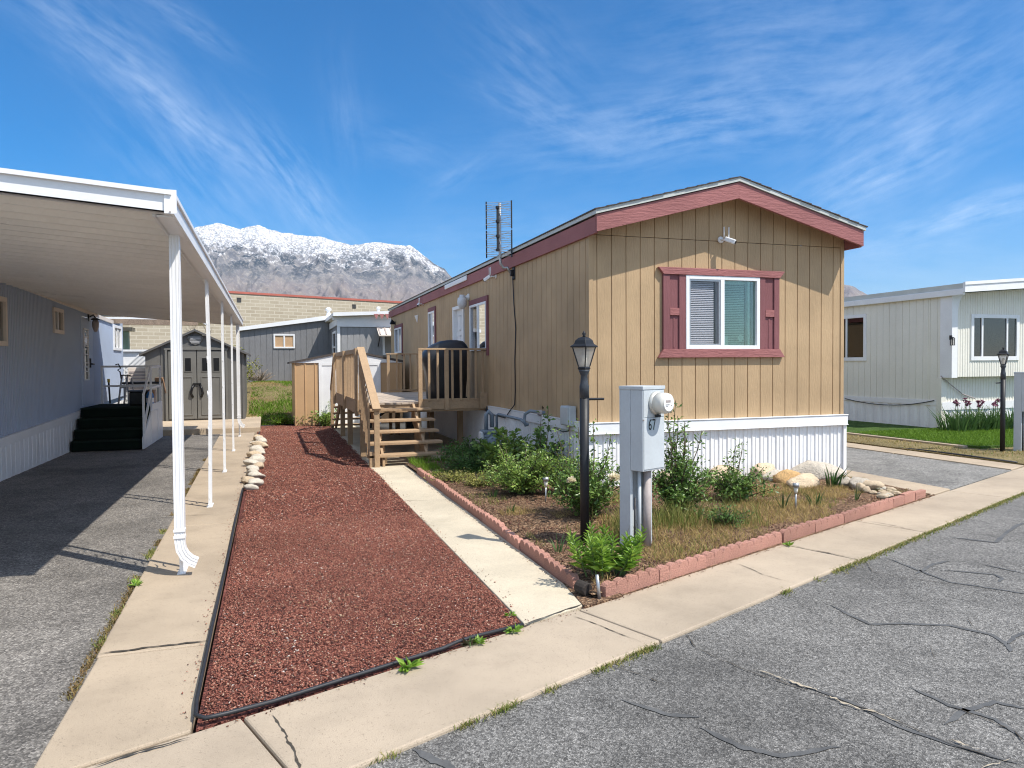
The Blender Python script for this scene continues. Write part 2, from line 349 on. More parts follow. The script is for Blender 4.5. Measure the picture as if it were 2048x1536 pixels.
def groundmat(name, stops, scale=60, big=1.2, bs=.8, bd=.02):
    m, nt, nd, lk, b = newmat(name); v = coords(nt)
    vo = N(nt, 'ShaderNodeTexVoronoi', {'Vector': v, 'Scale': scale}); s = N(nt, 'ShaderNodeSeparateColor', {0: vo.outputs['Color']})
    c = ramp(nt, s.outputs[0], stops); c = mix(nt, 1., c, ramp(nt, noise(nt, v, big, 6, .6), [(.3, .7), (.5, 1.), (.7, 1.2)]), 'MULTIPLY')
    lk.new(c, b.inputs['Base Color']); b.inputs['Roughness'].default_value = .95; b.inputs['Specular IOR Level'].default_value = .2
    lk.new(bump(nt, mth(nt, 'ADD', vo.outputs['Distance'], noise(nt, v, 25, 5)), bs, bd), b.inputs['Normal']); return m
M['gravelbase'] = groundmat('red_mulch_base', [(0, (.03, .014, .012)), (.4, (.13, .042, .034)), (1, (.25, .095, .07))], 70)
M['soil'] = groundmat('garden_soil', [(0, (.045, .026, .018)), (.4, (.13, .075, .045)), (.8, (.22, .135, .08)), (1, (.36, .25, .16))], 60)
M['earth'] = groundmat('earth', [(0, (.10, .085, .05)), (.5, (.17, .15, .08)), (1, (.25, .2, .12))], 30, .5)
M['lawnbase'] = groundmat('lawn_soil', [(0, (.03, .07, .01)), (.6, (.06, .12, .02)), (1, (.10, .13, .04))], 60, 1.5)
M['drybase'] = groundmat('dry_verge_soil', [(0, (.10, .09, .03)), (.5, (.20, .16, .07)), (1, (.33, .25, .14))], 60, 1.2)
HAZE = 2.8e-5
# ------------------------------------------------------------------ camera, sun, sky
FPX = 1470.; CAMH = 1.6
def cam_axes(yaw, pitch, roll):
    cy, sy, cp, sp = math.cos(yaw), math.sin(yaw), math.cos(pitch), math.sin(pitch)
    f = Vector((sy * cp, cy * cp, -sp)); r = Vector((cy, -sy, 0)); d = f.cross(r)
    c, s = math.cos(roll), math.sin(roll); return c * r + s * d, -s * r + c * d, f
RT, DN, FW = cam_axes(R(18.3), R(1.435), R(.4))
def ray(px, py): return RT * ((px - 1024) / FPX) + DN * ((py - 768) / FPX) + FW
def at(px, py, x=None, y=None, z=None):
    """a point of the photograph put on the plane x=, y= or z= it lies on"""
    d = ray(px, py); o = Vector((0, 0, CAMH)); i, v = (0, x) if x is not None else (1, y) if y is not None else (2, z)
    return o + d * ((v - o[i]) / d[i])
cam = bpy.data.cameras.new('camera'); co = bpy.data.objects.new('camera', cam); C.objects.link(co)
cam.sensor_width = 36; cam.lens = FPX / 2048 * 36; cam.clip_start = .05; cam.clip_end = 60000
mw = Matrix((RT, -DN, -FW)).transposed().to_4x4(); mw.translation = (0, 0, CAMH); co.matrix_world = mw
sc = bpy.context.scene; sc.camera = co
S = Vector((.455, -.50, 1.0)).normalized(); SEL = math.asin(S.z); SROT = math.atan2(S.x, S.y)
sl = bpy.data.lights.new('sun', 'SUN'); sl.energy = 4.8; sl.angle = R(.53); sl.color = (1, .945, .86)
so = bpy.data.objects.new('sun', sl); C.objects.link(so); so.rotation_euler = S.to_track_quat('Z', 'Y').to_euler(); so.location = (5, -5, 20)
sc.cycles.filter_width = 1.1
sc.view_settings.view_transform = 'Standard'; sc.view_settings.look = 'None'; sc.view_settings.exposure = .36; sc.view_settings.gamma = 1
w = bpy.data.worlds.new('World'); sc.world = w; w.use_nodes = True; nt = w.node_tree; lk = nt.links
for n in list(nt.nodes): nt.nodes.remove(n)
sky = nt.nodes.new('ShaderNodeTexSky'); sky.sky_type = 'NISHITA'; sky.sun_disc = False; sky.sun_elevation = SEL; sky.sun_rotation = SROT
sky.altitude = 1400; sky.air_density = 1.0; sky.dust_density = .25; sky.ozone_density = 3.5
hs = N(nt, 'ShaderNodeHueSaturation', {'Saturation': 1.5, 'Value': 1.0, 'Color': sky.outputs[0]})
tc = nt.nodes.new('ShaderNodeTexCoord'); d = tc.outputs['Generated']
def vdot(v, c): return N(nt, 'ShaderNodeVectorMath', {0: v, 1: tuple(c)}, operation='DOT_PRODUCT').outputs['Value']
nz = N(nt, 'ShaderNodeTexNoise', {'Vector': d, 'Scale': 3.5, 'Detail': 2., 'Roughness': .5})
dd = N(nt, 'ShaderNodeVectorMath', {0: nz.outputs['Color'], 1: (.5, .5, .5)}, operation='SUBTRACT').outputs[0]
dd = N(nt, 'ShaderNodeVectorMath', {0: dd, 1: (.05, .05, .05)}, operation='MULTIPLY').outputs[0]; dw = N(nt, 'ShaderNodeVectorMath', {0: dd, 1: d}, operation='ADD').outputs[0]
tot = None
for (ax, ay, bx, by, wd, am, k) in [(210, 130, 520, 350, 30, .40, 9), (500, 270, 690, 500, 50, .42, 9), (0, -40, 330, 190, 60, .30, 7), (270, 0, 480, 110, 28, .22, 9), (850, 400, 970, 315, 22, .22, 9),
        (960, 170, 1230, 280, 34, .22, 8), (1080, 290, 1760, 190, 75, .36, 6), (1560, 440, 1960, 250, 60, .42, 7), (1740, 490, 2150, 365, 32, .55, 8), (1640, 310, 2080, 60, 110, .30, 5), (690, 120, 700, 330, 40, .13, 7),
        (250, 200, 560, 560, 100, .24, 6), (950, 20, 1150, 200, 80, .18, 6), (1250, 110, 1900, 20, 110, .22, 5), (720, 260, 900, 330, 50, .14, 7), (1500, 520, 2200, 560, 80, .22, 6), (620, 520, 1400, 430, 70, .16, 5)]:
    A, B = ray(ax, ay).normalized(), ray(bx, by).normalized(); c = (A + B) / 2; u = (B - A); L = u.length / 2; u.normalize(); n_ = c.cross(u).normalized(); W = wd / FPX
    a = mth(nt, 'SUBTRACT', vdot(dw, u), c.dot(u)); b = mth(nt, 'SUBTRACT', vdot(dw, n_), c.dot(n_))
    a2 = mth(nt, 'POWER', mth(nt, 'ABSOLUTE', mth(nt, 'DIVIDE', a, L * 1.15)), 2.); b2 = mth(nt, 'POWER', mth(nt, 'ABSOLUTE', mth(nt, 'DIVIDE', b, W)), 2.)
    e = mth(nt, 'EXPONENT', mth(nt, 'MULTIPLY', mth(nt, 'ADD', a2, b2), -1.1))
    v = N(nt, 'ShaderNodeCombineXYZ', {0: mth(nt, 'MULTIPLY', a, k * 1.1), 1: mth(nt, 'MULTIPLY', b, k * 5.5), 2: ax * .013})
    t = N(nt, 'ShaderNodeTexNoise', {'Vector': v.outputs[0], 'Scale': 2.2, 'Detail': 9., 'Roughness': .62}); t2 = N(nt, 'ShaderNodeTexNoise', {'Vector': d, 'Scale': 11. + ax * .002, 'Detail': 9., 'Roughness': .62})
    q = mth(nt, 'ADD', mth(nt, 'MULTIPLY', t.outputs[0], .62), mth(nt, 'MULTIPLY', t2.outputs[0], .38))
    f = N(nt, 'ShaderNodeMapRange', {0: q, 1: .40, 2: .80, 3: 0., 4: am * .95}); f = mth(nt, 'MULTIPLY', f.outputs[0], e)
    front = mth(nt, 'GREATER_THAN', vdot(d, FW), 0.); f = mth(nt, 'MULTIPLY', f, front)
    tot = f if tot is None else mth(nt, 'ADD', tot, f)
# bright cloud added out of view, overhead, left and behind, to fill the shade
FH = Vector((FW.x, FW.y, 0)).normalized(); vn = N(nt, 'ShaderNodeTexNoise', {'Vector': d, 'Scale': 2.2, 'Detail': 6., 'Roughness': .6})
fill_veil = N(nt, 'ShaderNodeMapRange', {0: vdot(d, FH), 1: .58, 2: .05, 3: 0., 4: .62}).outputs[0]; fill_veil = mth(nt, 'MULTIPLY', fill_veil, ramp(nt, vn.outputs[0], [(.3, .55), (.7, 1.)]))
tot = mth(nt, 'ADD', tot, fill_veil); tot = mth(nt, 'MINIMUM', tot, .85)
gain = N(nt, 'ShaderNodeMix', {}, data_type='RGBA', blend_type='MULTIPLY'); gain.inputs[0].default_value = 1; lk.new(hs.outputs[0], gain.inputs[6]); gain.inputs[7].default_value = (1., 1., 1., 1)
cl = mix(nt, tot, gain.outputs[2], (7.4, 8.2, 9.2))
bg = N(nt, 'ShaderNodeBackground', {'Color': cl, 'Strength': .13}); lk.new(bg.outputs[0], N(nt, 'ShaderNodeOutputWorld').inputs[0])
# ------------------------------------------------------------------ terrain
def vnoise(x, y, seed=0):
    xi, yi = np.floor(x).astype(np.int64), np.floor(y).astype(np.int64); xf, yf = x - xi, y - yi
    def h(a, b):
        n = (a * 374761393 + b * 668265263 + seed * 974711) & 0xffffffff; n = ((n ^ (n >> 13)) * 1274126177) & 0xffffffff; return ((n ^ (n >> 16)) & 0xffff) / 65535.
    u, v = xf * xf * (3 - 2 * xf), yf * yf * (3 - 2 * yf)
    return (h(xi, yi) * (1 - u) + h(xi + 1, yi) * u) * (1 - v) + (h(xi, yi + 1) * (1 - u) + h(xi + 1, yi + 1) * u) * v
def fbm(x, y, o=5, seed=0, g=.5, ridged=False):
    s = 0; a = 1; t = 0
    for i in range(o):
        n = vnoise(x * 2 ** i, y * 2 ** i, seed + i)
        s = s + a * ((1 - abs(2 * n - 1)) if ridged else n); t += a; a *= g
    return s / t
def gridmesh(name, X, Y, Z, mat, smooth=True):
    ny, nx = X.shape; v = np.stack([X, Y, Z], -1).reshape(-1, 3); i = np.arange(ny * nx).reshape(ny, nx)
    f = np.stack([i[:-1, :-1], i[:-1, 1:], i[1:, 1:], i[1:, :-1]], -1).reshape(-1, 4)
    return npmesh(name, v, f, mat, None, smooth)
def mountainmat(name='mountain_rock_and_snow'):
    m, nt, nd, lk, b = newmat(name); g = nd.new('ShaderNodeNewGeometry'); pos = g.outputs['Position']
    sp = N(nt, 'ShaderNodeSeparateXYZ', {0: pos}); z = sp.outputs[2]; nr = N(nt, 'ShaderNodeSeparateXYZ', {0: g.outputs['Normal']})
    mul = lambda v: N(nt, 'ShaderNodeVectorMath', {0: pos, 1: v}, operation='MULTIPLY').outputs[0]
    v = mul((.001, .001, .001)); vs = mul((.0013, .0013, .00042))     # vs: streaks that run down the slope
    n1 = noise(nt, v, 2.6, 5, .6); n2 = noise(nt, vs, 11, 8, .68, .5); n3 = noise(nt, vs, 34, 5, .65, .4); n4 = noise(nt, v, 5, 7, .65); n5 = noise(nt, v, 48, 3, .6)
    rock = ramp(nt, n2, [(.28, (.10, .105, .12)), (.45, (.18, .175, .18)), (.58, (.27, .25, .235)), (.75, (.37, .335, .29))])
    low = ramp(nt, n4, [(.3, (.17, .145, .15)), (.55, (.25, .205, .185)), (.8, (.34, .285, .215))])
    lowf = N(nt, 'ShaderNodeMapRange', {0: mth(nt, 'ADD', z, mth(nt, 'MULTIPLY', n1, 500.)), 1: 1120., 2: 930., 3: 0., 4: .85}).outputs[0]
    c = mix(nt, lowf, rock, low)
    c = mix(nt, mth(nt, 'MULTIPLY', ramp(nt, n3, [(.56, 0.), (.64, 1.)]), .55), c, (.40, .365, .32))
    def lim(x, lo, hi, a, b): return N(nt, 'ShaderNodeMapRange', {0: x, 1: lo, 2: hi, 3: a, 4: b}).outputs[0]
    cen = lambda x, k: mth(nt, 'MULTIPLY', mth(nt, 'SUBTRACT', x, .5), k)
    h = mth(nt, 'ADD', z, cen(n2, 900.)); h = mth(nt, 'ADD', h, cen(n3, 700.)); h = mth(nt, 'ADD', h, cen(n5, 420.)); h = mth(nt, 'ADD', h, cen(n1, 500.)); h = mth(nt, 'ADD', h, mth(nt, 'MULTIPLY', mth(nt, 'SUBTRACT', nr.outputs[2], .74), 500.))
    h = mth(nt, 'ADD', h, lim(sp.outputs[0], 5600., 6600., 0., 240.))
    sn = lim(h, 1030., 1110., 0., 1.)
    fleck = mth(nt, 'MULTIPLY', ramp(nt, n5, [(.49, 0.), (.56, 1.)]), lim(z, 1130., 1480., .95, .55)); fl2 = mth(nt, 'MULTIPLY', ramp(nt, n3, [(.50, 0.), (.585, 1.)]), lim(z, 1100., 1440., 1., .72))
    sn = mth(nt, 'MULTIPLY', sn, mth(nt, 'SUBTRACT', 1., mth(nt, 'MAXIMUM', fleck, fl2)))
    c = mix(nt, mth(nt, 'MULTIPLY', sn, .97), c, (.80, .81, .84))
    band = lim(mth(nt, 'ABSOLUTE', mth(nt, 'SUBTRACT', mth(nt, 'ADD', z, cen(n1, 300.)), 1010.)), 60., 260., 1., 0.)
    tr = mth(nt, 'MULTIPLY', ramp(nt, n4, [(.50, 0.), (.545, 1.)]), ramp(nt, n5, [(.40, .1), (.5, 1.)]))
    c = mix(nt, mth(nt, 'MULTIPLY', tr, band), c, (.045, .058, .070))
    lk.new(c, b.inputs['Base Color']); b.inputs['Roughness'].default_value = .9; b.inputs['Specular IOR Level'].default_value = .1
    lk.new(bump(nt, n2, .6, 60.), b.inputs['Normal']); return m
prof = np.array([(-700, 560), (-300, 470), (0, 462), (250, 460), (330, 457), (381, 455), (400, 451), (430, 443.5), (448, 447), (472, 455), (495, 453), (517, 449.5), (540, 458), (565, 465), (600, 469), (640, 471), (670, 479), (705, 488), (735, 486), (760, 483), (790, 487), (820, 491), (832, 497), (850, 511), (872, 528), (890, 538), (905, 553), (930, 574), (980, 606), (1100, 640), (1300, 655), (1500, 640), (1600, 600), (1650, 578), (1690, 566), (1705, 570), (1735, 585), (1760, 590), (1800, 586), (1900, 600), (2100, 610), (2500, 640)], float)
NA, NR = 1100, 230
PX = np.linspace(-600, 2450, NA); PYR = np.interp(PX, prof[:, 0], prof[:, 1])
PYR = PYR + (fbm(PX * .05, PX * 0 + 3.3, 4, 5) - .5) * 9
dirs = np.array([tuple(ray(a, b)) for a, b in zip(PX, PYR)]); hd = np.hypot(dirs[:, 0], dirs[:, 1]); ux, uy, el = dirs[:, 0] / hd, dirs[:, 1] / hd, dirs[:, 2] / hd
rr = np.concatenate([np.linspace(5200, 8000, NR - 60), np.linspace(8030, 10500, 60)]); RRg, AZ = np.meshgrid(rr, PX, indexing='ij')
zr = (el * 8000)[None, :]; t = np.clip((RRg - 5200) / 2800, 0, 1); back = np.clip((RRg - 8000) / 2500, 0, 1)
s_ = .62 * t ** 1.05 + .38 * t ** 3; xx = AZ / FPX * 8.0 * 1.0; yy = RRg / 1000.
wx = xx + (fbm(xx * .8, yy * .8, 3, 11) - .5) * 1.5
sp1 = fbm(wx * 1.6 + yy * .5, yy * .45, 5, 21, .52, True) - .55; sp2 = fbm(wx * 4.5 - yy * 1.1, yy * 1.6, 5, 31, .55, True) - .5; sp3 = fbm(xx * 14, yy * 9, 4, 41, .6) - .5
amp = np.clip(1 - t, 0, 1) ** .45 * np.clip(t * 3.2, 0, 1)
Z = zr * s_ * (1 - back * .8) + (sp1 * 620 + sp2 * 330) * amp + sp3 * 90 * np.clip(t * 2, 0, 1) * (amp * .9 + .06)
Z[:, :] = np.where(RRg > 8000, np.minimum(Z, (el * RRg) * .985 - back * 150), Z)
Zmax = el[None, :] * RRg * (.985 - .10 * (1 - t)); Z = np.where(RRg < 7990, np.minimum(Z, Zmax), Z) + CAMH - 8
structure(gridmesh('mountain', ux[None, :] * RRg, uy[None, :] * RRg, Z, mountainmat()))
structure(MB().box(-14000, 20000, -4000, 22000, -.9, -.12).build('ground', M['earth']))
# ------------------------------------------------------------------ road, pavement, drives
def line_y(x): return 3.61 + .418 * x          # back edge of the pavement
def road_y(x): return 2.83 + .428 * x          # road edge of the pavement
def poly_slab(name, pts, z0, z1, mat, bevel=.012):
    o = MB().prism(pts, 'z', z0, z1).build(name, mat, bevel=bevel); return structure(o)
structure(MB().prism([(-30, -60), (120, -60), (120, road_y(120) + .06), (-30, road_y(-30) + .06)], 'z', -.1, -.022).build('road', M['road']))
mb = MB(); js = [-6, -2.2, -.02, 2.02, 4.42, 5.75, 8.15, 10.6, 13.2, 16, 19, 22, 26, 30]
for a, b in zip(js, js[1:]):
    g = .006; mb.prism([(a + g + .12, road_y(a + .12)), (b - g + .12, road_y(b + .12)), (b - g - .12, line_y(b - .12)), (a + g - .12, line_y(a - .12))], 'z', -.12, 0.)
structure(mb.build('pavement', M['conc_kerb'], bevel=.012))
mb = MB(); ys = [4.55, 8.05, 11.1, 14.2, 17.3, 19.1]
mb.prism([(-.92, line_y(-.92) + .02), (-.35, line_y(-.35) + .02), (-.35, 4.54), (-.92, 4.54)], 'z', -.1, .004)
for a, b in zip(ys, ys[1:]): mb.prism([(-.925 - (a - 4) * .014, a + .006), (-.35, a + .006), (-.35 + 0, b - .006), (-.925 - (b - 4) * .014, b - .006)], 'z', -.1, .004)
structure(mb.build('concrete_strip', M['conc_strip'], bevel=.01))
structure(MB().prism([(-9, line_y(-9) + .02), (-.9, line_y(-.9) + .02), (-1.1, 22), (-9, 22)], 'z', -.1, -.012).build('driveway', M['drive']))
# step slab in front of the grey shed
structure(MB().prism([(-3.9, 19.15), (-.22, 19.15), (-.24, 23.5), (-3.9, 23.5)], 'z', -.1, .13).build('shed_pad', M['conc_pad'], bevel=.015))
# footpath to the deck
mb = MB(); ys = [(line_y(1.75)), 7.36, 9.55, 11.75, 15, 18.5, 22]
x0, x1 = 1.475, 2.02
mb.prism([(x0, line_y(x0) + .025), (x1, line_y(x1) + .025), (x1 + .03, 7.30), (x0 + .02, 7.38)], 'z', -.1, .006)
mb.prism([(x0 + .02, 7.39), (x1 + .03, 7.31), (2.08, 11.72), (1.50, 11.72)], 'z', -.1, .006)
mb.prism([(1.50, 11.735), (3.80, 11.735), (3.80, 22), (1.55, 22)], 'z', -.1, .006)
structure(mb.build('footpath', M['conc_path'], bevel=.008))
# red rubber mulch bed
mb = MB(); mb.prism([(-.33, 3.50), (1.47, 4.24), (1.50, 8), (1.53, 12), (1.62, 21.2), (-.27, 21.0), (-.33, 10)], 'z', -.1, -.004)
structure(mb.build('mulch_bed', M['gravelbase']))
# right hand driveway with its two strips
mb = MB(); yy_ = [6.78, 9.2, 12, 15, 18, 24]
for i, (a, b) in enumerate(zip(yy_, yy_[1:])):
    if i == 0: mb.prism([(7.58, line_y(7.58) + .03), (8.15, line_y(8.15) + .03), (8.2, 9.19), (7.83, 9.19)], 'z', -.1, .006)
    else: mb.prism([(7.85, a), (8.2, a), (8.2, b - .01), (7.85, b - .01)], 'z', -.1, .006)
structure(mb.build('house_side_strip', M['conc_strip'], bevel=.01))
structure(MB().prism([(8.14, line_y(8.14) + .03), (10.47, line_y(10.47) + .03), (10.5, 26), (8.19, 26)], 'z', -.1, -.008).build('right_driveway', M['drive2']))
mb = MB(); mb.prism([(10.46, line_y(10.46) + .03), (11.05, line_y(11.05) + .03), (11.02, 10.4), (10.48, 10.2)], 'z', -.1, .008); mb.prism([(10.48, 10.22), (11.02, 10.42), (11.02, 26), (10.5, 26)], 'z', -.1, .008)
structure(mb.build('right_strip', M['conc_strip'], bevel=.01))
structure(MB().prism([(11.04, line_y(11.04) + .03), (30, line_y(30) + .03), (30, 26), (11.01, 26)], 'z', -.1, .03).build('verge', M['drybase']))
structure(MB().box(12.10, 12.22, 10.2, 26, -.1, .065).build('lawn_kerb', M['conc_strip'], bevel=.01))
structure(MB().prism([(12.23, 9.95), (22, 9.95), (22, 26), (12.23, 26)], 'z', -.1, .07).build('lawn', M['lawnbase']))
tag(MB().tube([(11.06, line_y(11.06) + .15, .03), (11.08, 9.3, .035), (11.10, 10.2, .03), (11.09, 10.8, .01)], .020, 8).build('edging_strip', M['rubber'], smooth=True), 'black edging strip along the dry verge by the right driveway', 'edging')
# back lawn rising to the grey house
gx, gy = np.meshgrid(np.linspace(-9, 4.2, 60), np.linspace(21.0, 34, 60)); gz = np.clip((gy - 21.6) / 7.5, 0, 1); gz = .02 + 1.02 * gz * gz * (3 - 2 * gz) + (fbm(gx * .8, gy * .8, 4, 3) - .5) * .18 * np.clip(gz * 4, 0, 1)
structure(gridmesh('back_lawn', gx, gy, gz - .02, M['drybase']))
def back_z(x, y):
    g = min(1, max(0, (y - 21.6) / 7.5)); return 1.02 * g * g * (3 - 2 * g)
# garden bed
gx, gy = np.meshgrid(np.linspace(2.06, 7.62, 90), np.linspace(0, 1, 90)); y0 = line_y(gx) + .05; y1 = np.where(gx < 3.83, 11.74, 8.5); gyy = y0 + (y1 - y0) * gy
gz = .075 + (fbm(gx * 2.2, gyy * 2.2, 5, 9) - .5) * .07; e = np.minimum(np.minimum(gx - 2.06, 7.62 - gx) / .15, np.minimum(gyy - y0, y1 - gyy) / .15); gz = gz * np.clip(.55 + e * .6, .5, 1); gz = np.where(gx > 7.2, gz * np.clip((7.7 - gx) / .5, .2, 1), gz)
structure(gridmesh('garden_bed', gx, gyy, gz, M['soil'], True)); BED = .085
# cracks and tar seams of the road: thin ribbons lying on it
def ribbon(name, pts, wd, mat, z, jit=.3, seed=1, sub=7):
    rr_ = random.Random(seed); P = [Vector(p) for p in pts]; Q = []
    for a, b in zip(P, P[1:]):
        for k in range(sub): Q.append(a.lerp(b, k / sub))
    Q.append(P[-1]); L = []; Rr = []; prev = 0
    for i, p in enumerate(Q):
        t = (Q[min(i + 1, len(Q) - 1)] - Q[max(i - 1, 0)]).normalized(); n = Vector((-t.y, t.x, 0)); prev = prev * .6 + rr_.uniform(-1, 1) * .9
        f = min(1, i / 3, (len(Q) - 1 - i) / 3) + .12; off = prev * wd * jit; h = wd * f * (1 + rr_.uniform(-jit, jit)) / 2
        L.append(p + n * (off + h)); Rr.append(p + n * (off - h))
    vs = [(p.x, p.y, z) for p in L + Rr]; n = len(Q)
    return structure(MB().add(vs, [(i, i + 1, n + i + 1, n + i) for i in range(n - 1)]).build(name, mat))
def G(l, z=-.022): return [at(a, b, z=z) for a, b in l]
RZ = -.018
for i, (l, wd) in enumerate([([(1240, 1400), (1340, 1432), (1400, 1436)], .035), ([(1400, 1455), (1480, 1495), (1560, 1512), (1680, 1495)], .04), ([(1600, 1370), (1700, 1405), (1800, 1455), (1900, 1490), (2040, 1530)], .028),
        ([(1660, 1210), (1740, 1250), (1800, 1248), (1900, 1252), (1980, 1270), (2015, 1290), (2020, 1305)], .035), ([(1820, 1375), (1900, 1412), (1990, 1440), (2048, 1480)], .03), ([(1830, 1150), (1870, 1128), (1900, 1122)], .04),
        ([(1770, 1115), (1900, 1165), (2000, 1180), (2060, 1190)], .03), ([(1900, 1075), (1990, 1085), (2035, 1050), (2060, 1045)], .045), ([(1960, 1128), (2060, 1150)], .03), ([(1995, 1165), (2005, 1158), (1990, 1150), (1880, 1140)], .03),
        ([(2015, 1290), (2030, 1275), (2060, 1262)], .03), ([(825, 1500), (880, 1525), (920, 1545)], .05), ([(1890, 1450), (1930, 1420), (1990, 1405), (2060, 1420)], .035)]):
    ribbon('tar_seam', G(l), wd * .75, M['sealant'], RZ, .2, i)
for i, (l, wd) in enumerate([([(1370, 1265), (1390, 1295), (1420, 1312), (1500, 1345), (1600, 1378), (1750, 1425), (1900, 1490), (2048, 1535)], .011), ([(1230, 1335), (1290, 1355), (1330, 1370)], .012), ([(1680, 1225), (1720, 1245), (1750, 1253)], .009),
        ([(1730, 1120), (1745, 1145), (1800, 1155), (1960, 1178), (2060, 1195)], .010), ([(1930, 1225), (1945, 1255), (1960, 1262)], .008), ([(1880, 1405), (1950, 1432), (2030, 1465), (2048, 1490)], .010), ([(1930, 1180), (1990, 1195)], .008), ([(1860, 1290), (1870, 1320)], .007)]):
    ribbon('road_crack', G(l), wd * .42, M['crackdirt'], RZ + .003, .8, 40 + i)
for i, (l, wd) in enumerate([([(1500, 1341), (1560, 1357), (1600, 1372), (1640, 1388)], .011), ([(1660, 1395), (1700, 1412), (1760, 1432), (1800, 1446)], .012), ([(1900, 1482), (1930, 1495), (1960, 1503)], .010), ([(1960, 1540), (2020, 1522)], .012)]):
    ribbon('crack_grit', G(l), wd * .8, M['cracklight'], RZ + .006, 1.2, 70 + i)
for i, (l, wd) in enumerate([([(545, 1430), (565, 1462), (575, 1480), (590, 1510), (605, 1550)], .012), ([(1143, 1232), (1190, 1248), (1230, 1265), (1283, 1285)], .008), ([(1475, 1128), (1510, 1142), (1525, 1150), (1580, 1165)], .007), ([(1580, 1090), (1640, 1103), (1700, 1115)], .011), ([(1735, 1042), (1790, 1052), (1836, 1063)], .009), ([(1430, 1140), (1500, 1150)], .004), ([(1660, 1065), (1740, 1085)], .004)]):
    ribbon('pavement_crack', G(l, .0), wd * .6, M['crackdirt'], .004, .7, 90 + i)

structure(MB().prism([(1.95, 4.40), (2.30, 4.54), (2.30, 4.95), (2.02, 4.95)], 'z', -.1, .012).build('corner_soil', M['soil']))

# thin air between the camera and the mountain
hz = newmat('haze'); hz[2].remove(hz[4]); vol = N(hz[1], 'ShaderNodeVolumePrincipled', {'Color': (.62, .78, 1., 1), 'Density': HAZE, 'Anisotropy': .2}); hz[3].new(vol.outputs[0], hz[2]['Material Output'].inputs['Volume'])
if HAZE: stuff(MB().box(-13500, 19500, -3500, 21500, -2., 2400.).build('haze', hz[0]), 'thin blue haze in front of the far mountain', 'haze')

for i, (l, wd) in enumerate([([(200, 1311), (300, 1297), (425, 1283)], .016), ([(190, 1536), (280, 1508), (384, 1478)], .012), ([(305, 1033), (360, 1033), (430, 1030)], .006), ([(1022, 1262), (1100, 1233), (1172, 1208)], .012), ([(860, 1002), (800, 1003), (775, 1004)], .006)]):
    ribbon('joint_dirt', G(l, .0), wd, M['crackdirt'], .0105, .5, 120 + i)
structure(MB().prism([(2.0, 4.43), (7.62, line_y(7.62) - .0), (7.62, 8.5), (3.83, 8.5), (3.83, 11.74), (2.0, 11.74)], 'z', -.1, -.003).build('bed_base', M['soil']))
structure(MB().prism([(7.2, line_y(7.2) + .0), (7.64, line_y(7.64) + .0), (7.84, 8.9), (7.4, 8.4)], 'z', -.1, .003).build('corner_soil', M['soil']))
# ------------------------------------------------------------------ tan mobile home
XL, XR, YF, YB, RX = 3.83, 7.78, 8.48, 24.2, 5.805
house = thing('mobile_home', 'tan mobile home with maroon trim and white skirting facing the street', 'mobile home', (5.8, 8.5, 0))
EX0, EX1, FY = 3.79, 7.825, 8.15; PIT = .262
def zfas(x): return 3.215 + PIT * ((x - EX0) if x < RX else (EX1 - x))   # underside of the gable fascia
def zwall(x): return zfas(x) + .21
win = (5.20, 6.345, 1.80, 2.77)
mb = MB()
pr = groove_prof(XL, XR, .2035, .013, .011, XL + .11)
pr = [(u, -d) for u, d in pr]
P = lambda u, d, z: (u, YF - d, z)
wall_strip(mb, pr, P, .80, 3.235, [win])
mb2 = MB(); wall_strip(mb2, [(u, d + .007) for u, d in pr], P, 3.241, zwall)
mb2.quad((XL, YF - .007, 3.241), (XR, YF - .007, 3.241), (XR, YF + .02, 3.241), (XL, YF + .02, 3.241)); mb.v, n = mb.v, len(mb.v)
mb.add(mb2.v, mb2.f); mb.box(XL - .006, XL + .05, YF - .012, YF - .0, .80, 3.30); mb.box(XR - .05, XR + .006, YF - .012, YF, .80, 3.30)
mb.build('gable_wall', M['tan'], house, fix=False)
Pl = lambda u, d, z: (XL + d, u, z)
lw = [(12.99, 14.16, 1.88, 2.80), (14.66, 15.60, .98, 2.88), (17.42, 18.16, 2.05, 2.95), (22.05, 23.35, 2.0, 2.80)]
mb = MB(); wall_strip(mb, groove_prof(YF, YB, .203, .013, .011, YF + .1, .12), Pl, .80, 3.30, lw); mb.build('long_wall', M['tan'], house, fix=False)
mb = MB(); mb.quad((XR, YF, 0), (XR, YB, 0), (XR, YB, 3.3), (XR, YF, 3.3)); mb.add([(XL, YB, 0), (XR, YB, 0), (XR, YB, 3.3), (RX, YB, 3.85), (XL, YB, 3.3)], [(0, 1, 2, 3, 4)]); mb.build('rear_wall', M['tan'], house)
# floor slab blocks light from below
MB().box(XL + .4, XR - .02, YF + .55, YB - .02, .7, .72).build('floor_panel', M['dark'], house)
# roof
mb = MB()
for a, b in ((EX0 - .02, RX), (RX, EX1 + .02)):
    za, zb = zfas(a) + .215, zfas(b) + .215
    mb.prism([(a, za), (b, zb), (b, zb + .05), (a, za + .05)], 'y', FY - .02, YB + .2)
roof = mb.build('roof', M['drip'], house)
mb = MB(); rr_ = random.Random(5); k = 13
for side in (0, 1):
    a0, a1 = (EX0 - .035, RX) if side == 0 else (RX, EX1 + .045)
    for i in range(k):
        a, b = a0 + (a1 - a0) * i / k, a0 + (a1 - a0) * (i + 1) / k
        za, zb = zfas(a) + .268, zfas(b) + .268
        if side == 0: p = [(a, za), (b, zb), (b, zb + .006), (a, za + .016)]
        else: p = [(a, za), (b, zb), (b, zb + .016), (a, za + .006)]
        mb.prism(p, 'y', FY - .03 - rr_.uniform(0, .012), YB + .2)
mb.build('shingle', M['shingle'], roof)
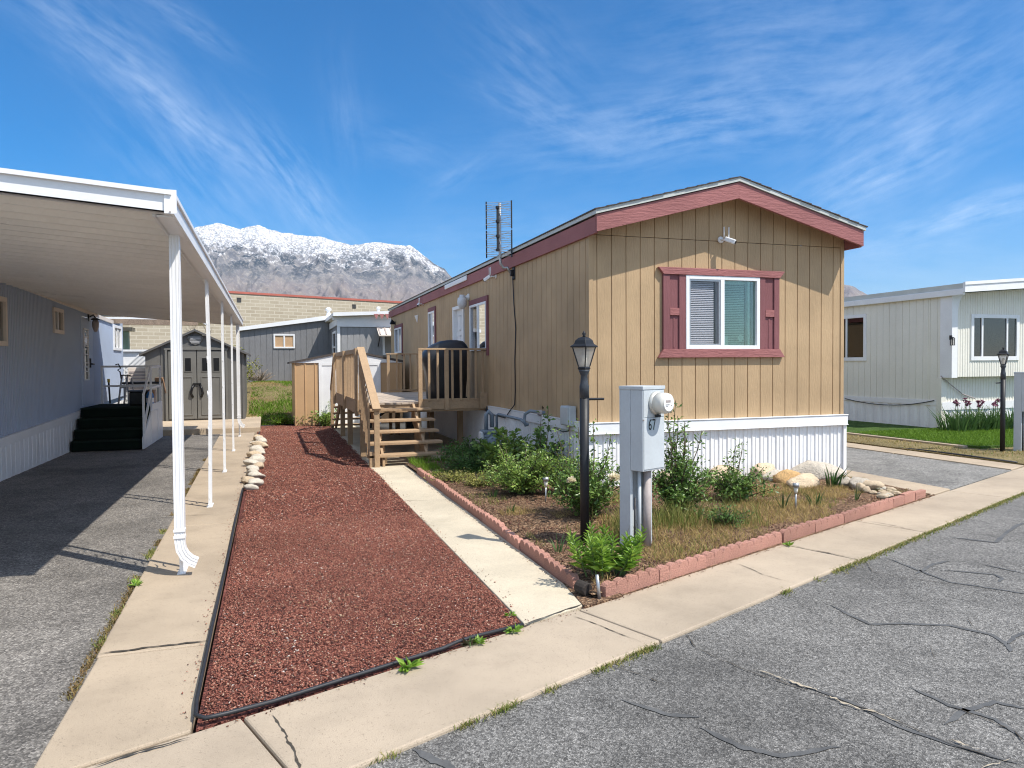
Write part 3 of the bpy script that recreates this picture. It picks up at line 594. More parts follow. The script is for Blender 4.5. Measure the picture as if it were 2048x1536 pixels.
def rake(nm, a, b, mat):
    MB().prism([(a, zfas(a)), (b, zfas(b)), (b, zfas(b) + .205), (a, zfas(a) + .205)], 'y', FY, FY + .04).build(nm, mat, house)
rake('fascia', EX0, RX - .0015, M['maroon']); rake('fascia', RX + .0015, EX1, M['maroon'])
for i, (a, b) in enumerate(((FY, 13.3), (13.303, 18.3), (18.303, YB + .2))):
    MB().box(EX0 - .002, EX0 + .035, a + (.041 if i == 0 else 0), b, 3.205, 3.405).build('fascia', M['maroon'], house)
MB().box(EX1 - .035, EX1 + .002, FY + .041, YB + .2, 3.205, 3.405).build('fascia', M['maroon'], house)
mb = MB()
for a, b in ((EX0 + .04, RX), (RX, EX1 - .04)):
    mb.prism([(a, zfas(a) + .185), (b, zfas(b) + .185), (b, zfas(b) + .20), (a, zfas(a) + .20)], 'y', FY + .041, YF + .02)
mb.build('soffit', M['tan_trim'], house)
mb = MB()
for a, b in ((XL + .01, RX), (RX, XR)):
    mb.prism([(a, zfas(a) + .135), (b, zfas(b) + .135), (b, zfas(b) + .184), (a, zfas(a) + .184)], 'y', YF - .025, YF - .0075)
mb.build('frieze_board', M['tan_trim'], house)
# white skirting and its trim band
mb = MB(); Pf = lambda u, d, z: (u, YF - .005 - d, z)
wall_strip(mb, rib_prof(XL - .01, XR + .02, .131, [(0, .0), (.42, .0), (.50, .016), (.56, .016), (.62, .008), (.90, .008), (.94, .016), (.98, .016)]), Pf, -.02, .76)
mb.box(XR - .02, XR + .03, YF - .045, YF + .02, 0, .76)
mb.build('skirting', M['skirt'], house, fix=False)
mb = MB(); Ps = lambda u, d, z: (XL - .005 - d, u, z)
wall_strip(mb, rib_prof(YF, YB, .105, [(0, 0), (.2, .018), (.5, .018), (.7, 0), (.95, 0)]), Ps, -.02, .76); mb.build('skirting', M['skirt'], house, fix=False)
mb = MB(); mb.box(XL - .05, XR + .035, YF - .065, YF - .0, .735, .86); mb.box(XL - .055, XR + .04, YF - .075, YF - .0, .862, .874); mb.box(XL - .055, XR + .04, YF - .075, YF - .0, .724, .7345); mb.build('skirting_trim', M['white_vinyl'], house, bevel=.004)
for a, b in ((YF + .001, 10.38), (10.385, 12.85)):
    mb = MB(); mb.box(XL - .05, XL - .004, a, b, .735, .86); mb.box(XL - .058, XL - .004, a, b, .862, .872); mb.build('skirting_trim', M['white_vinyl'], house, bevel=.004)
# front window
def blinds(mb, x0, x1, y, z0, z1, n, tilt=.35, axis='x'):
    for i in range(n):
        z = z0 + (z1 - z0) * (i + .5) / n; h = (z1 - z0) / n * .5
        if axis == 'x': mb.add([(x0, y - .006, z - h * .75), (x1, y - .006, z - h * .75), (x1, y + .006, z + h * .75), (x0, y + .006, z + h * .75)], [(0, 1, 2, 3)])
        else: mb.add([(y - .010, x0, z - h * tilt), (y - .010, x1, z - h * tilt), (y + .012, x1, z + h * tilt + .006), (y + .012, x0, z + h * tilt + .006)], [(0, 1, 2, 3)])
x0, x1, z0, z1 = win; yo = YF - .045
mb = MB(); t = .05; mx = 5.755
for b in ((x0, x0 + t, z0, z1), (x1 - t, x1, z0, z1), (x0 + t, x1 - t, z0, z0 + t), (x0 + t, x1 - t, z1 - t, z1), (mx - .03, mx + .03, z0 + t, z1 - t)):
    mb.box(b[0], b[1], yo, YF + .09, b[2], b[3])
wf = mb.build('window', M['white_vinyl'], house, bevel=.004)
mb = MB()
for b in ((x0 + t, x0 + t + .022, z0 + t, z1 - t), (mx - .055, mx - .031, z0 + t, z1 - t), (x0 + t + .022, mx - .055, z0 + t, z0 + t + .022), (x0 + t + .022, mx - .055, z1 - t - .022, z1 - t)): mb.box(b[0], b[1], yo + .012, yo + .03, b[2], b[3])
mb.build('sash', M['galv'], wf)
MB().box(x0 + t + .023, mx - .056, yo + .021, yo + .025, z0 + t + .023, z1 - t - .023).build('pane', M['screen'], wf)
MB().box(mx + .031, x1 - t - .001, yo + .04, yo + .045, z0 + t + .001, z1 - t - .001).build('pane', M['glassR'], wf)
mb = MB(); blinds(mb, x0 + t + .004, mx - .10, YF + .02, z0 + t, z1 - t, 36, .5); mb.build('blind', M['blind'], wf, fix=False)
mb = MB(); blinds(mb, mx + .034, x1 - .17, YF + .075, z0 + t, z1 - t - .03, 36, .5); mb.box(mx + .034, x1 - .17, YF + .05, YF + .08, z1 - t - .035, z1 - t - .002); mb.build('blind', M['blind'], wf, fix=False)
mb = MB(); mb.box(x0 - .02, x1 + .02, YF + .45, YF + .46, z0 - .02, z1 + .02); mb.box(x0 - .03, x0 - .01, YF + .09, YF + .46, z0 - .02, z1 + .02); mb.box(x1 + .0, x1 + .02, YF + .09, YF + .46, z0 - .02, z1 + .02); mb.box(x0 - .03, x1 + .02, YF + .09, YF + .46, z0 - .04, z0 - .02); mb.box(x0 - .03, x1 + .02, YF + .09, YF + .46, z1 + .02, z1 + .04); mb.build('jamb', M['interior'], wf)
mb = MB(); mb.box(6.20, 6.235, YF + .03, YF + .09, z0 + t, z1 - t); mb.build('jamb', M['white'], wf)
mb = MB(); mb.lathe([(.0, 0), (.045, 0), (.045, .004), (0, .004)], 8, (6.07, YF + .012, z0 + t + .10), Matrix.Rotation(R(90), 4, 'X'), R(22.5)); mb.build('sticker', M['white'], wf)
MB().box(mx + .034, mx + .12, YF + .008, YF + .011, z0 + t + .005, z0 + t + .12).build('sticker', M['greenstem'] if False else M['white'], wf)
MB().prism([(4.79, 2.862), (6.745, 2.862), (6.665, 2.772), (4.865, 2.772)], 'y', YF - .055, YF - .004).build('window_header', M['maroon'], house, bevel=.003)
MB().prism([(4.865, 1.80), (6.665, 1.80), (6.745, 1.69), (4.79, 1.69)], 'y', YF - .055, YF - .004).build('window_sill', M['maroon'], house, bevel=.003)
def shutter(a, b, flip):
    sh = MB().box(a, b, YF - .02, YF - .0045, 1.801, 2.771).build('shutter', M['maroon_v'], house)
    st = .095 if not flip else .085; mb = MB()
    mb.box(a, a + st, YF - .04, YF - .0205, 1.801, 2.771); mb.box(b - st, b, YF - .04, YF - .0205, 1.801, 2.771)
    mid = (a + b) / 2; mb.build('stile', M['maroon_v'], sh, bevel=.003)
    mb = MB(); o = -.0 if not flip else .0
    mb.box(a + st + .001, b - st - .001, YF - .043, YF - .0205, 2.24, 2.335); mb.build('rail_block', M['maroon'], sh, bevel=.003)
    MB().box(mid - .012, mid + .012, YF - .026, YF - .0205, 1.82, 2.23).build('batten', M['maroon_v'], sh)
shutter(4.865, 5.195, False); shutter(6.35, 6.665, True)
# windows and the door of the long wall (facing the deck)
def side_window(y0, y1, z0, z1, split, trim=True):
    t = .045; xo = XL - .035; mb = MB()
    for b in ((y0, y0 + t, z0, z1), (y1 - t, y1, z0, z1), (y0 + t, y1 - t, z0, z0 + t), (y0 + t, y1 - t, z1 - t, z1), (split - .025, split + .025, z0 + t, z1 - t)): mb.box(xo, XL + .07, b[0], b[1], b[2], b[3])
    wf = mb.build('window', M['white_vinyl'], house, bevel=.003)
    MB().box(xo + .02, xo + .024, y0 + t + .001, split - .026, z0 + t + .001, z1 - t - .001).build('pane', M['glassD'], wf)
    MB().box(xo + .030, xo + .034, split + .026, y1 - t - .001, z0 + t + .001, z1 - t - .001).build('pane', M['screen'], wf)
    mb = MB(); mb.box(XL + .40, XL + .41, y0 - .05, y1 + .05, z0 - .05, z1 + .05); mb.box(XL + .08, XL + .4, y0 - .06, y0 - .05, z0 - .05, z1 + .05); mb.box(XL + .08, XL + .4, y1 + .05, y1 + .06, z0 - .05, z1 + .05); mb.box(XL + .08, XL + .4, y0, y1, z1 + .05, z1 + .06); mb.box(XL + .08, XL + .4, y0, y1, z0 - .06, z0 - .05); mb.build('jamb', M['dark'], wf)
    mb = MB(); blinds(mb, y0 + t, split - .02, XL + .06, z0 + t, z1 - t, 30, .4, 'y'); mb.build('blind', M['screen'] if False else M['dark'], wf, fix=False)
    if trim:
        mb = MB(); mb.box(XL - .03, XL - .002, y0 - .10, y1 + .02, z1 + .003, z1 + .10); mb.box(XL - .03, XL - .002, y0 - .10, y0 - .003, z0 - .10, z1); mb.build('window_trim', M['maroon_v'], wf)
side_window(13.0, 14.15, 1.89, 2.79, 13.58); side_window(17.43, 18.15, 2.06, 2.94, 17.78); side_window(22.06, 23.34, 2.01, 2.79, 22.7)
mb = MB(); y0, y1, z1 = 14.67, 15.59, 2.87
mb.box(XL - .03, XL + .08, y0, y0 + .07, .98, z1); mb.box(XL - .03, XL + .08, y1 - .07, y1, .98, z1); mb.box(XL - .03, XL + .08, y0 + .07, y1 - .07, z1 - .07, z1)
df = mb.build('door_frame', M['white'], house, bevel=.004)
mb = MB(); mb.box(XL + .05, XL + .085, y0 + .071, y1 - .071, .99, z1 - .071)
for yy_ in (y0 + .15, y0 + .52):
    for za, zb in ((1.1, 1.65), (1.75, 2.25), (2.35, 2.68)):
        for b in ((yy_, yy_ + .02, za, zb), (yy_ + .24, yy_ + .26, za, zb), (yy_, yy_ + .26, za, za + .02), (yy_, yy_ + .26, zb - .02, zb)): mb.box(XL + .038, XL + .0505, b[0], b[1], b[2], b[3])
dr = mb.build('door', M['white'], house)
mb = MB(); mb.tube([(XL + .05, y0 + .13, 2.12), (XL - .0, y0 + .13, 2.10), (XL - .0, y0 + .13, 1.92), (XL + .05, y0 + .13, 1.90)], .012, 6); mb.box(XL + .03, XL + .05, y0 + .10, y0 + .16, 1.88, 2.14); mb.build('handle', M['galv'], dr)
MB().box(XL - .07, EX0 - .004, 14.24, 16.14, 3.31, 3.41).build('rain_gutter', M['white_vinyl'], house, bevel=.015)
# things fixed to the walls
lt = thing('wall_lamp', 'white globe lamp on the tan wall beside the white door', 'wall lamp', (XL - .02, 14.30, 2.90))
MB().lathe([(0, 0), (.07, 0), (.07, .02), (.03, .05), (.03, .06)], 14, (XL, 14.30, 2.98), Matrix.Rotation(R(-90), 4, 'Y')).build('backplate', M['white'], lt, True)
MB().tube([(XL - .03, 14.30, 2.98), (XL - .12, 14.30, 3.0), (XL - .14, 14.30, 2.97)], .018, 8).build('arm', M['white'], lt, True)
mb = MB(); mb.lathe([(.05, .16), (.055, .11), (.085, .10), (.098, .03), (.095, -.03), (.07, -.09), (.03, -.115), (0, -.12)], 18, (XL - .14, 14.30, 2.86)); mb.build('globe', M['globe'], lt, True)
def bullet_cam(label, p, aim, wn, small=1., ant=True):
    """p on the wall, wn wall normal, aim direction of the camera"""
    r = thing('security_camera', label, 'security camera', tuple(p)); p = Vector(p); wn = Vector(wn); aim = Vector(aim).normalized()
    rot = wn.to_track_quat('Z', 'Y').to_matrix().to_4x4()
    MB().lathe([(0, 0), (.045, 0), (.045, .012), (.02, .02), (0, .02)], 16, p, rot).build('mount', M['white'], r, True)
    c = p + wn * .10 + aim * .02
    MB().tube([p + wn * .015, p + wn * .05 + Vector((0, 0, -.01)), c], .013, 8).build('bracket', M['white'], r, True)
    mb = MB(); mb.bar(c - aim * .02, c + aim * .13 * small, .062, .062); b = mb.build('body', M['white'], r, bevel=.014)
    mb = MB(); mb.bar(c + aim * .1301 * small, c + aim * .137 * small, .045, .045); mb.build('lens', M['handle'], b, bevel=.008)
    if ant:
        for o in (-.04, .035):
            q = c + wn.cross(Vector((0, 0, 1))) * o + Vector((0, 0, .02)); MB().tube([q, q + Vector((0, 0, .14))], .008, 6).build('antenna', M['white'], r, True)
    return r
bullet_cam('white bullet camera with two aerials under the gable above the window', (5.74, YF - .013, 3.255), (.55, -.6, -.35), (0, -1, 0))
bullet_cam('white bullet camera hanging under the maroon eave near the aerial', (XL - .002, 12.42, 3.18), (-.55, .55, -.45), (-1, 0, 0))
bullet_cam('small white and black camera under the eave above the narrow window', (XL - .002, 18.85, 3.22), (-.5, -.7, -.5), (-1, 0, 0), .8)
t = thing('motion_sensor', 'small white wedge shaped sensor on the tan wall past the narrow window', 'sensor', (XL, 20.6, 3.0))
p = at(834, 636, x=XL - .02); MB().add([p + Vector(q) for q in ((0, -.10, .08), (0, .10, .08), (0, 0, -.12), (-.07, 0, .06), (.015, -.10, .08), (.015, .10, .08), (.015, 0, -.12))], [(0, 3, 2), (1, 2, 3), (0, 1, 3), (4, 5, 6), (0, 2, 6, 4), (2, 1, 5, 6)]).build('housing', M['white'], t)
MB().box(XL - .012, XL - .004, p.y - .05, p.y + .05, p.z - .04, p.z + .06).build('backplate', M['white'], t)
t = thing('outdoor_speaker', 'little black cone fixed high at the far end of the tan wall', 'speaker', (XL, 23.6, 2.9)); p = at(789, 647, x=XL - .03)
MB().lathe([(0, 0), (.03, 0), (.09, .16), (0, .16)], 10, (XL, p.y, p.z), Matrix.Rotation(R(-70), 4, 'Y')).build('cone', M['black'], t)
MB().box(XL - .02, XL - .003, p.y - .04, p.y + .04, p.z - .06, p.z + .06).build('backplate', M['black'], t)
# television aerial on its bent mast
an = thing('tv_aerial', 'grey bowtie television aerial on a bent pipe mast at the eave', 'aerial', (XL, 11.42, 3.12))
b0 = Vector((XL, 11.42, 3.10)); mt = Vector((3.60, 11.46, 3.29))
mb = MB(); mb.box(XL - .02, XL - .003, 11.36, 11.48, 3.0, 3.24); mb.box(XL - .07, XL - .02, 11.39, 11.45, 3.06, 3.16); mb.build('bracket', M['black'], an, bevel=.006)
MB().tube([b0 + Vector((-.05, 0, 0)), b0 + Vector((-.12, .015, .1)), mt + Vector((.06, 0, -.10)), mt + Vector((.012, 0, -.03)), mt + Vector((0, 0, .05)), mt + Vector((0, 0, .95))], .024, 10).build('mast', M['galv'], an, True)
hx = Vector((.86, -.51, 0)); fw = Vector((-.51, -.86, 0)); c0 = mt + fw * .06; mb = MB()
for i in range(25):
    if i == 12: continue
    z = .08 + .87 * i / 24; mb.tube([c0 - hx * .22 + Vector((0, 0, z)), c0 + hx * .22 + Vector((0, 0, z))], .0045, 5)
mb.build('reflector_rod', M['galv'], an) if False else mb.build('reflector_grid', M['galv'], an)
for sgn in (-1, 1):
    mb = MB(); mb.bar(c0 + hx * .21 * sgn + Vector((0, 0, .06)), c0 + hx * .21 * sgn + Vector((0, 0, .50)), .018, .018); mb.bar(c0 + hx * .21 * sgn + Vector((0, 0, .52)), c0 + hx * .21 * sgn + Vector((0, 0, .97)), .018, .018); mb.build('side_rail', M['black'], an)
bm_ = c0 + fw * .09; mb = MB(); mb.bar(bm_ + Vector((0, 0, .16)), bm_ + Vector((0, 0, .86)), .03, .03)
for z in (.17, .39, .63, .85): mb.lathe([(0, -.02), (.032, -.02), (.032, .02), (0, .02)], 10, bm_ + Vector((0, 0, z)))
for z in (.28, .74): mb.bar(bm_ + Vector((0, 0, z)), c0 + Vector((0, 0, z + .02)), .03, .04)
mb.build('boom', M['black'], an)
for z in (.17, .39, .63, .85):
    mb = MB()
    for sgn in (-1, 1):
        for dz in (-.055, .055): mb.tube([bm_ + Vector((0, 0, z)), bm_ + hx * .2 * sgn + fw * .03 + Vector((0, 0, z + dz))], .0045, 5)
    mb.build('bowtie_element', M['galv'], an)
tag(MB().tube([(XL - .03, 11.41, 3.02), (XL - .018, 11.40, 2.6), (XL - .012, 11.33, 2.2), (XL - .012, 11.39, 1.7), (XL - .012, 11.38, 1.2), (XL - .02, 11.39, .96), (XL - .07, 11.48, .86), (XL - .07, 11.75, .72)], .009, 6).build('aerial_cable', M['rubber'], None, True), 'thin dark cable running from the aerial down the tan wall', 'cable')
tag(MB().tube([(XL - .07, 12.84, .86), (XL - .075, 12.86, .78), (XL - .075, 12.80, .735), (XL - .07, 12.1, .73), (XL - .07, 11.75, .722)], .011, 6).build('trim_cable', M['rubber'], None, True), 'black cable looped round the end of the white trim by the deck', 'cable')
ub = thing('utility_box', 'small grey utility box on the tan wall at the corner above the trim', 'utility box', (XL - .05, 9.05, .8)); MB().box(XL - .12, XL - .013, 8.86, 9.16, .80, 1.06).build('case', M['ped'], ub, bevel=.012); MB().box(XL - .13, XL - .1205, 8.875, 9.145, .815, 1.045).build('cover', M['ped'], ub, bevel=.006)
MB().tube([(XL - .07, 8.95, .80), (XL - .075, 8.98, .73), (XL - .07, 9.2, .70), (XL - .06, 9.45, .725)], .008, 6).build('cable', M['rubber'], ub, True)
# gas meter
gm = thing('gas_meter', 'grey gas meter with bent supply pipe at the white skirting', 'gas meter', (3.45, 12.0, 0))
MX, MY = 3.42, 11.45
mb = MB(); mb.prism([(MX - .13, .28), (MX + .13, .28), (MX + .14, .34), (MX + .14, .50), (MX - .14, .50), (MX - .14, .34)], 'y', MY - .10, MY + .10); body = mb.build('meter_body', M['steelgrey'], gm, bevel=.025)
mb = MB(); mb.lathe([(0, 0), (.115, 0), (.115, .06), (.09, .09), (0, .09)], 18, (MX, MY - .09, .36), Matrix.Rotation(R(90), 4, 'X')); mb.build('diaphragm_case', M['steelgrey'], body, True)
MB().box(MX - .16, MX + .15, MY - .11, MY + .11, .5005, .56).build('top_cover', M['steelgrey'], body, bevel=.02)
MB().box(MX - .19, MX - .141, MY - .07, MY + .07, .42, .53).build('dial', M['white'], body, bevel=.01)
mb = MB(); mb.tube([(MX - .08, MY, .55), (MX - .08, MY, .80), (MX - .04, MY, .86), (MX + .02, MY, .80), (MX + .02, MY, .60)], .035, 10); mb.build('regulator_loop', M['steelgrey'], gm, True)
MB().tube([(MX + .10, MY, .55), (MX + .10, MY, .79), (MX + .12, MY - .04, .81), (MX + .14, MY - .5, .80), (MX + .16, MY - 1.05, .79), (MX + .18, MY - 1.16, .74), (MX + .22, MY - 1.20, .72)], .022, 10).build('outlet_pipe', M['steelgrey'], gm, True)
MB().tube([(MX + .19, MY - 1.19, .70), (MX + .17, MY - 1.16, .78), (MX + .18, MY - 1.17, .88), (MX + .24, MY - 1.24, .93), (XL - .06, MY - 1.36, .91), (XL + .02, MY - 1.40, .91)], .024, 10).build('riser_pipe', M['steelgrey'], gm, True)
MB().lathe([(0, 0), (.03, 0), (.05, .05), (0, .05)], 10, (XL - .1, MY - 1.36, .91), Matrix.Rotation(R(100), 4, 'Y')).build('pipe_boot', M['conduit'], gm)
# ------------------------------------------------------------------ deck
deck = thing('deck', 'raised brown wooden deck with railings and open stairs against the tan wall', 'deck', (2.7, 15.5, 0))
DX0, DX1, DY0, DY1, DZ = 1.53, 3.80, 13.1, 18.3, .955; W = M['deckwood']
for i in range(16):
    a = DX0 + .0 + (DX1 - DX0) / 16 * i; MB().box(a + .003, a + (DX1 - DX0) / 16 - .003, DY0 - .02, DY1, DZ - .035, DZ).build('deck_board', M['decktop'], deck)
def part(nm, *boxes, mat=W, bevel=.004):
    mb = MB()
    for b in boxes: mb.box(*b)
    return mb.build(nm, mat, deck, bevel=bevel)
part('rim_joist', (DX0 - .01, DX1, DY0 - .0, DY0 + .04, DZ - .18, DZ - .036)); part('rim_joist', (DX0 - .01, DX1, DY1 - .04, DY1, DZ - .18, DZ - .036)); part('rim_joist', (DX0 - .045, DX0 - .005, DY0 - .0, DY1, DZ - .20, DZ - .0))
part('rim_joist', (2.55, DX1, DY0 - .045, DY0 - .003, DZ - .135, DZ + .02)); part('ledger', (DX1 - .12, DX1 + .02, DY0 - .12, DY0 - .046, DZ - .14, DZ + .15))
for y in (13.2, 14.2, 15.35, 16.4, 17.26, 18.2): part('joist', (DX0, DX1, y + .05, y + .09, DZ - .18, DZ - .037))
for x, y in ((1.57, 13.17), (1.57, 15.35), (1.60, 17.26), (2.68, 17.15), (2.84, 17.12), (3.66, 17.45), (3.60, 14.2), (2.55, 13.2), (3.30, 15.5)):
    w = .05 if x != 2.68 else .035; part('support_post', (x - w, x + w, y - w, y + w, 0, DZ - .181))
RT_ = 1.925
def baluster(x, y, z0, z1, w=.019): part('baluster', (x - w, x + w, y - w, y + w, z0, z1), bevel=.002)
# left railing (runs along y)
for y in (13.12, 15.35, 17.7): part('rail_post', (DX0 - .10, DX0 - .046, y - .06, y + .06, DZ - .22, RT_ + .0))
part('top_rail', (DX0 - .047, DX0 - .005, 13.19, 17.63, RT_ - .09, RT_ - .005)); part('bottom_rail', (DX0 - .044, DX0 - .006, 13.2, 17.62, DZ + .003, DZ + .05))
for i in range(1, 16):
    y = 13.2 + i * .285
    if abs(y - 15.35) > .12: baluster(DX0 - .028, y, DZ + .05, RT_ - .09)
# front right railing (runs along x)
for x in (2.575, 3.06): part('rail_post', (x - .035, x + .035, DY0 - .10, DY0 - .046, DZ - .15, RT_ - .035))
part('top_rail', (2.54, DX1, DY0 - .105, DY0 - .02, RT_ - .034, RT_)); part('bottom_rail', (2.612, DX1, DY0 - .044, DY0 - .005, DZ + .021, DZ + .055))
for x in (2.74, 2.90, 3.17, 3.33, 3.47, 3.61, 3.74): baluster(x, DY0 - .06, DZ + .02, RT_ - .034)
# back railing
part('rail_post', (2.78, 2.85, DY1 - .05, DY1 + .02, DZ - .15, RT_ - .03)); part('top_rail', (2.76, DX1, DY1 - .06, DY1 + .03, RT_ - .03, RT_)); part('bottom_rail', (2.851, DX1, DY1 - .03, DY1 + .01, DZ + .03, DZ + .07))
for x in (3.03, 3.21, 3.37, 3.55, 3.70): baluster(x, DY1 - .01, DZ + .07, RT_ - .03)
# front stairs: five open treads
for i in range(5):
    y0 = 11.72 + .262 * i; z = .19 + .168 * i
    part('tread', (1.49, 2.72 + .005 * (4 - i), y0 - .02, y0 + .125, z - .04, z), (1.49, 2.72 + .005 * (4 - i), y0 + .132, y0 + .275, z - .04, z), mat=M['deckwood'])
for x in (1.70, 2.42): 
    mb = MB(); mb.prism([(11.72, 0), (11.95, 0), (13.1, .66), (13.1, .93), (12.98, .93), (11.72, .10)], 'x', x, x + .04); mb.build('stringer', W, deck)
    for i in range(5): part('stringer_cleat', (x + .041, x + .075, 11.75 + .262 * i, 11.98 + .262 * i, .04 + .168 * i, .149 + .168 * i))
part('rail_post', (1.565, 1.65, 11.66, 11.70, -.0, .90)); part('rail_post', (1.49, 1.56, 11.70, 11.74, 0, .25))
mb = MB(); mb.bar((1.60, 11.62, .92), (1.535, 13.12, 1.93), .13, .045, (0, 0, 1)); mb.build('handrail', W, deck, bevel=.004)
for i in range(5):
    for k in (0.02, .14):
        y = 11.80 + .262 * i + k; baluster(1.50, y, .13 + .168 * i, .92 + (y - 11.62) * .673 - .03, .017)
# back stairs going down away from the camera
for i in range(5):
    y0 = 18.3 + .262 * i; z = .79 - .168 * i
    part('tread', (1.52, 2.75, y0, y0 + .26, z - .04, z))
mb = MB(); mb.bar((1.53, 18.25, 1.92), (1.55, 19.6, 1.02), .10, .045); mb.build('handrail', W, deck); part('rail_post', (1.51, 1.59, 19.55, 19.63, 0, 1.02))
for x in (1.62, 2.6):
    mb = MB(); mb.prism([(18.3, .90), (18.3, .62), (19.5, 0), (19.66, 0), (19.66, .12)], 'x', x, x + .04); mb.build('stringer', W, deck)
for i in range(5): baluster(1.53, 18.42 + .262 * i, .79 - .168 * i, 1.80 - .17 * i)
# covered grill standing on the deck
gr = thing('covered_grill', 'barbecue grill under a black vinyl cover on the wooden deck', 'grill', (3.3, 13.9, DZ))
def loft(secs):
    n = len(secs[0]); vs = [p for s in secs for p in s]; fs = []
    for i in range(len(secs) - 1):
        for k in range(n): fs.append((i * n + k, i * n + (k + 1) % n, (i + 1) * n + (k + 1) % n, (i + 1) * n + k))
    fs += [tuple(reversed(range(n))), tuple(range((len(secs) - 1) * n, len(secs) * n))]
    return MB().add(vs, fs)
secs = []; rr_ = random.Random(4); cx, cy = 3.27, 13.95
for z, hw, hd, sx in ((.97, .36, .27, 0), (1.2, .37, .28, 0), (1.5, .40, .30, -.01), (1.72, .46, .32, -.03), (1.84, .45, .31, -.02), (1.94, .40, .29, .02), (2.02, .32, .25, .06), (2.08, .22, .19, .10), (2.105, .08, .08, .13)):
    s = []
    for k in range(40):
        g = 2 * math.pi * k / 40; ca, sa = math.cos(g), math.sin(g); e = .55
        f = 1 + (.045 * math.sin(g * 9 + z * 2) + .03 * math.sin(g * 17 + 1)) * max(0, 1.85 - z) / .8
        s.append((cx + sx + hw * f * math.copysign(abs(ca) ** e, ca), cy + hd * f * math.copysign(abs(sa) ** e, sa), z))
    secs.append(s)
loft(secs).build('cover', M['blackfab'], gr, True)
mb = MB()
for x in (3.0, 3.62):
    for y in (13.76, 14.14): mb.lathe([(0, .0), (.03, .0), (.03, .05), (0, .05)], 10, (x, y, DZ))
mb.build('caster', M['handle'], gr) if False else mb.build('foot', M['handle'], gr)
# potted twiggy plant and tall shepherd's hook leaning by the door
M['glassL'] = glass('shaded_window_glass', (.7, .72, .72), 1.6)
M['carpet2'] = paint('worn_carpet_edge', (.022, .032, .024), .95, .3, 6, .4, 200, .8, 300, bdist=.01, spec=.1); M['lidgrey'] = paint('tub_lid', (.10, .11, .13), .45, .1)
M['vent'] = paint('pale_grey_vent', (.36, .36, .36), .6, .05)
# ------------------------------------------------------------------ left neighbour: house, carport, steps
HX = -3.70
def ztrim(y): return .60 + .028 * (y - 12.4)
def zl_roof(y): return 2.885 - .020 * (y - 12.5)
lh = thing('blue_mobile_home', 'light blue ribbed mobile home with white skirting under the carport on the left', 'mobile home', (-4, 14, 0))
lwin = [(11.35, 12.72, 1.98, 2.62), (15.28, 15.92, 2.29, 2.68), (20.72, 21.70, 2.10, 2.66)]
mb = MB(); PL = lambda u, d, z: (HX - d, u, z)
prof_ = [(u, d) for u, d in rib_prof(6, 22.0, .075, [(0, 0), (.35, .0), (.45, .02), (.60, .02), (.70, 0)])]
wall_strip(mb, prof_, PL, lambda u: ztrim(u), zl_roof, lwin + [(17.32, 18.42, .82, 2.70)])
mb.quad((HX, 22, 0), (HX - 4, 22, 0), (HX - 4, 22, 2.8), (HX, 22, 2.8)); mb.quad((HX, 6, 0), (HX - 4, 6, 0), (HX - 4, 6, 2.8), (HX, 6, 2.8)); mb.build('wall', M['blueside'], lh, fix=False)
MB().box(HX - 4.2, HX + .03, 6, 22.06, 2.98, 3.05).build('roof', M['white'], lh)
mb = MB(); mb.quad((HX + .035, 6, zl_roof(6) - .01), (HX + .035, 20.6, zl_roof(20.6) - .01), (HX + .035, 20.6, zl_roof(20.6) + .07), (HX + .035, 6, zl_roof(6) + .07)); mb.build('ledger_trim', M['cream'], lh)
mb = MB(); wall_strip(mb, [(u, d - .0) for u, d in rib_prof(6, 22, .42, [(0, .0), (.05, .02), (.1, .02), (.14, .008), (.5, .008), (.54, .016), (.6, .016), (.64, .008)])], lambda u, d, z: (HX + .01 + .02 - d, u, z), -.03, lambda u: ztrim(u) - .1); mb.build('skirting', M['skirt'], lh, fix=False)
mb = MB(); a, b = 6, 17.3; mb.add([(HX + .05, a, ztrim(a) - .12), (HX + .05, b, ztrim(b) - .12), (HX + .05, b, ztrim(b) + .01), (HX + .05, a, ztrim(a) + .01), (HX - .03, a, ztrim(a) + .01), (HX - .03, b, ztrim(b) + .01)], [(0, 1, 2, 3), (3, 2, 5, 4)]); mb.build('skirting_trim', M['white_vinyl'], lh)
for (y0, y1, z0, z1) in lwin:
    t = .07; mb = MB(); m_ = (y0 + y1) / 2
    for b in ((y0 - .02, y0 + t - .02, z0 - .04, z1 + .04), (y1 - t + .02, y1 + .02, z0 - .04, z1 + .04), (y0 + t - .02, y1 - t + .02, z0 - .04, z0 + t - .04), (y0 + t - .02, y1 - t + .02, z1 - t + .04, z1 + .04)): mb.box(HX - .02, HX + .03, b[0], b[1], b[2], b[3])
    f = mb.build('window', M['cream'] if y0 < 18 else M['white'], lh, bevel=.004)
    MB().box(HX - .02, HX + .012, m_ - .015, m_ + .015, z0 + .031, z1 - .031).build('mullion', M['white'], f)
    MB().box(HX - .015, HX - .011, y0 + .051, y1 - .051, z0 + .031, z1 - .031).build('pane', M['glassL'], f)
    mb = MB(); mb.box(HX - .5, HX - .49, y0 - .1, y1 + .1, z0 - .1, z1 + .1); mb.box(HX - .3, HX - .06, y0 + .02, m_ - .05, z0, z1); mb.build('jamb', M['dark'], f)
mb = MB(); y0, y1, z0, z1 = 17.33, 18.41, .83, 2.69
dr = mb.box(HX - .03, HX + .012, y0, y1, z0, z1).build('door', M['blueside'], lh, bevel=.006)
mb = MB()
for b in ((17.50, 17.53, 1.35, 2.45), (17.89, 17.92, 1.35, 2.45)): mb.box(HX + .0125, HX + .03, *b)
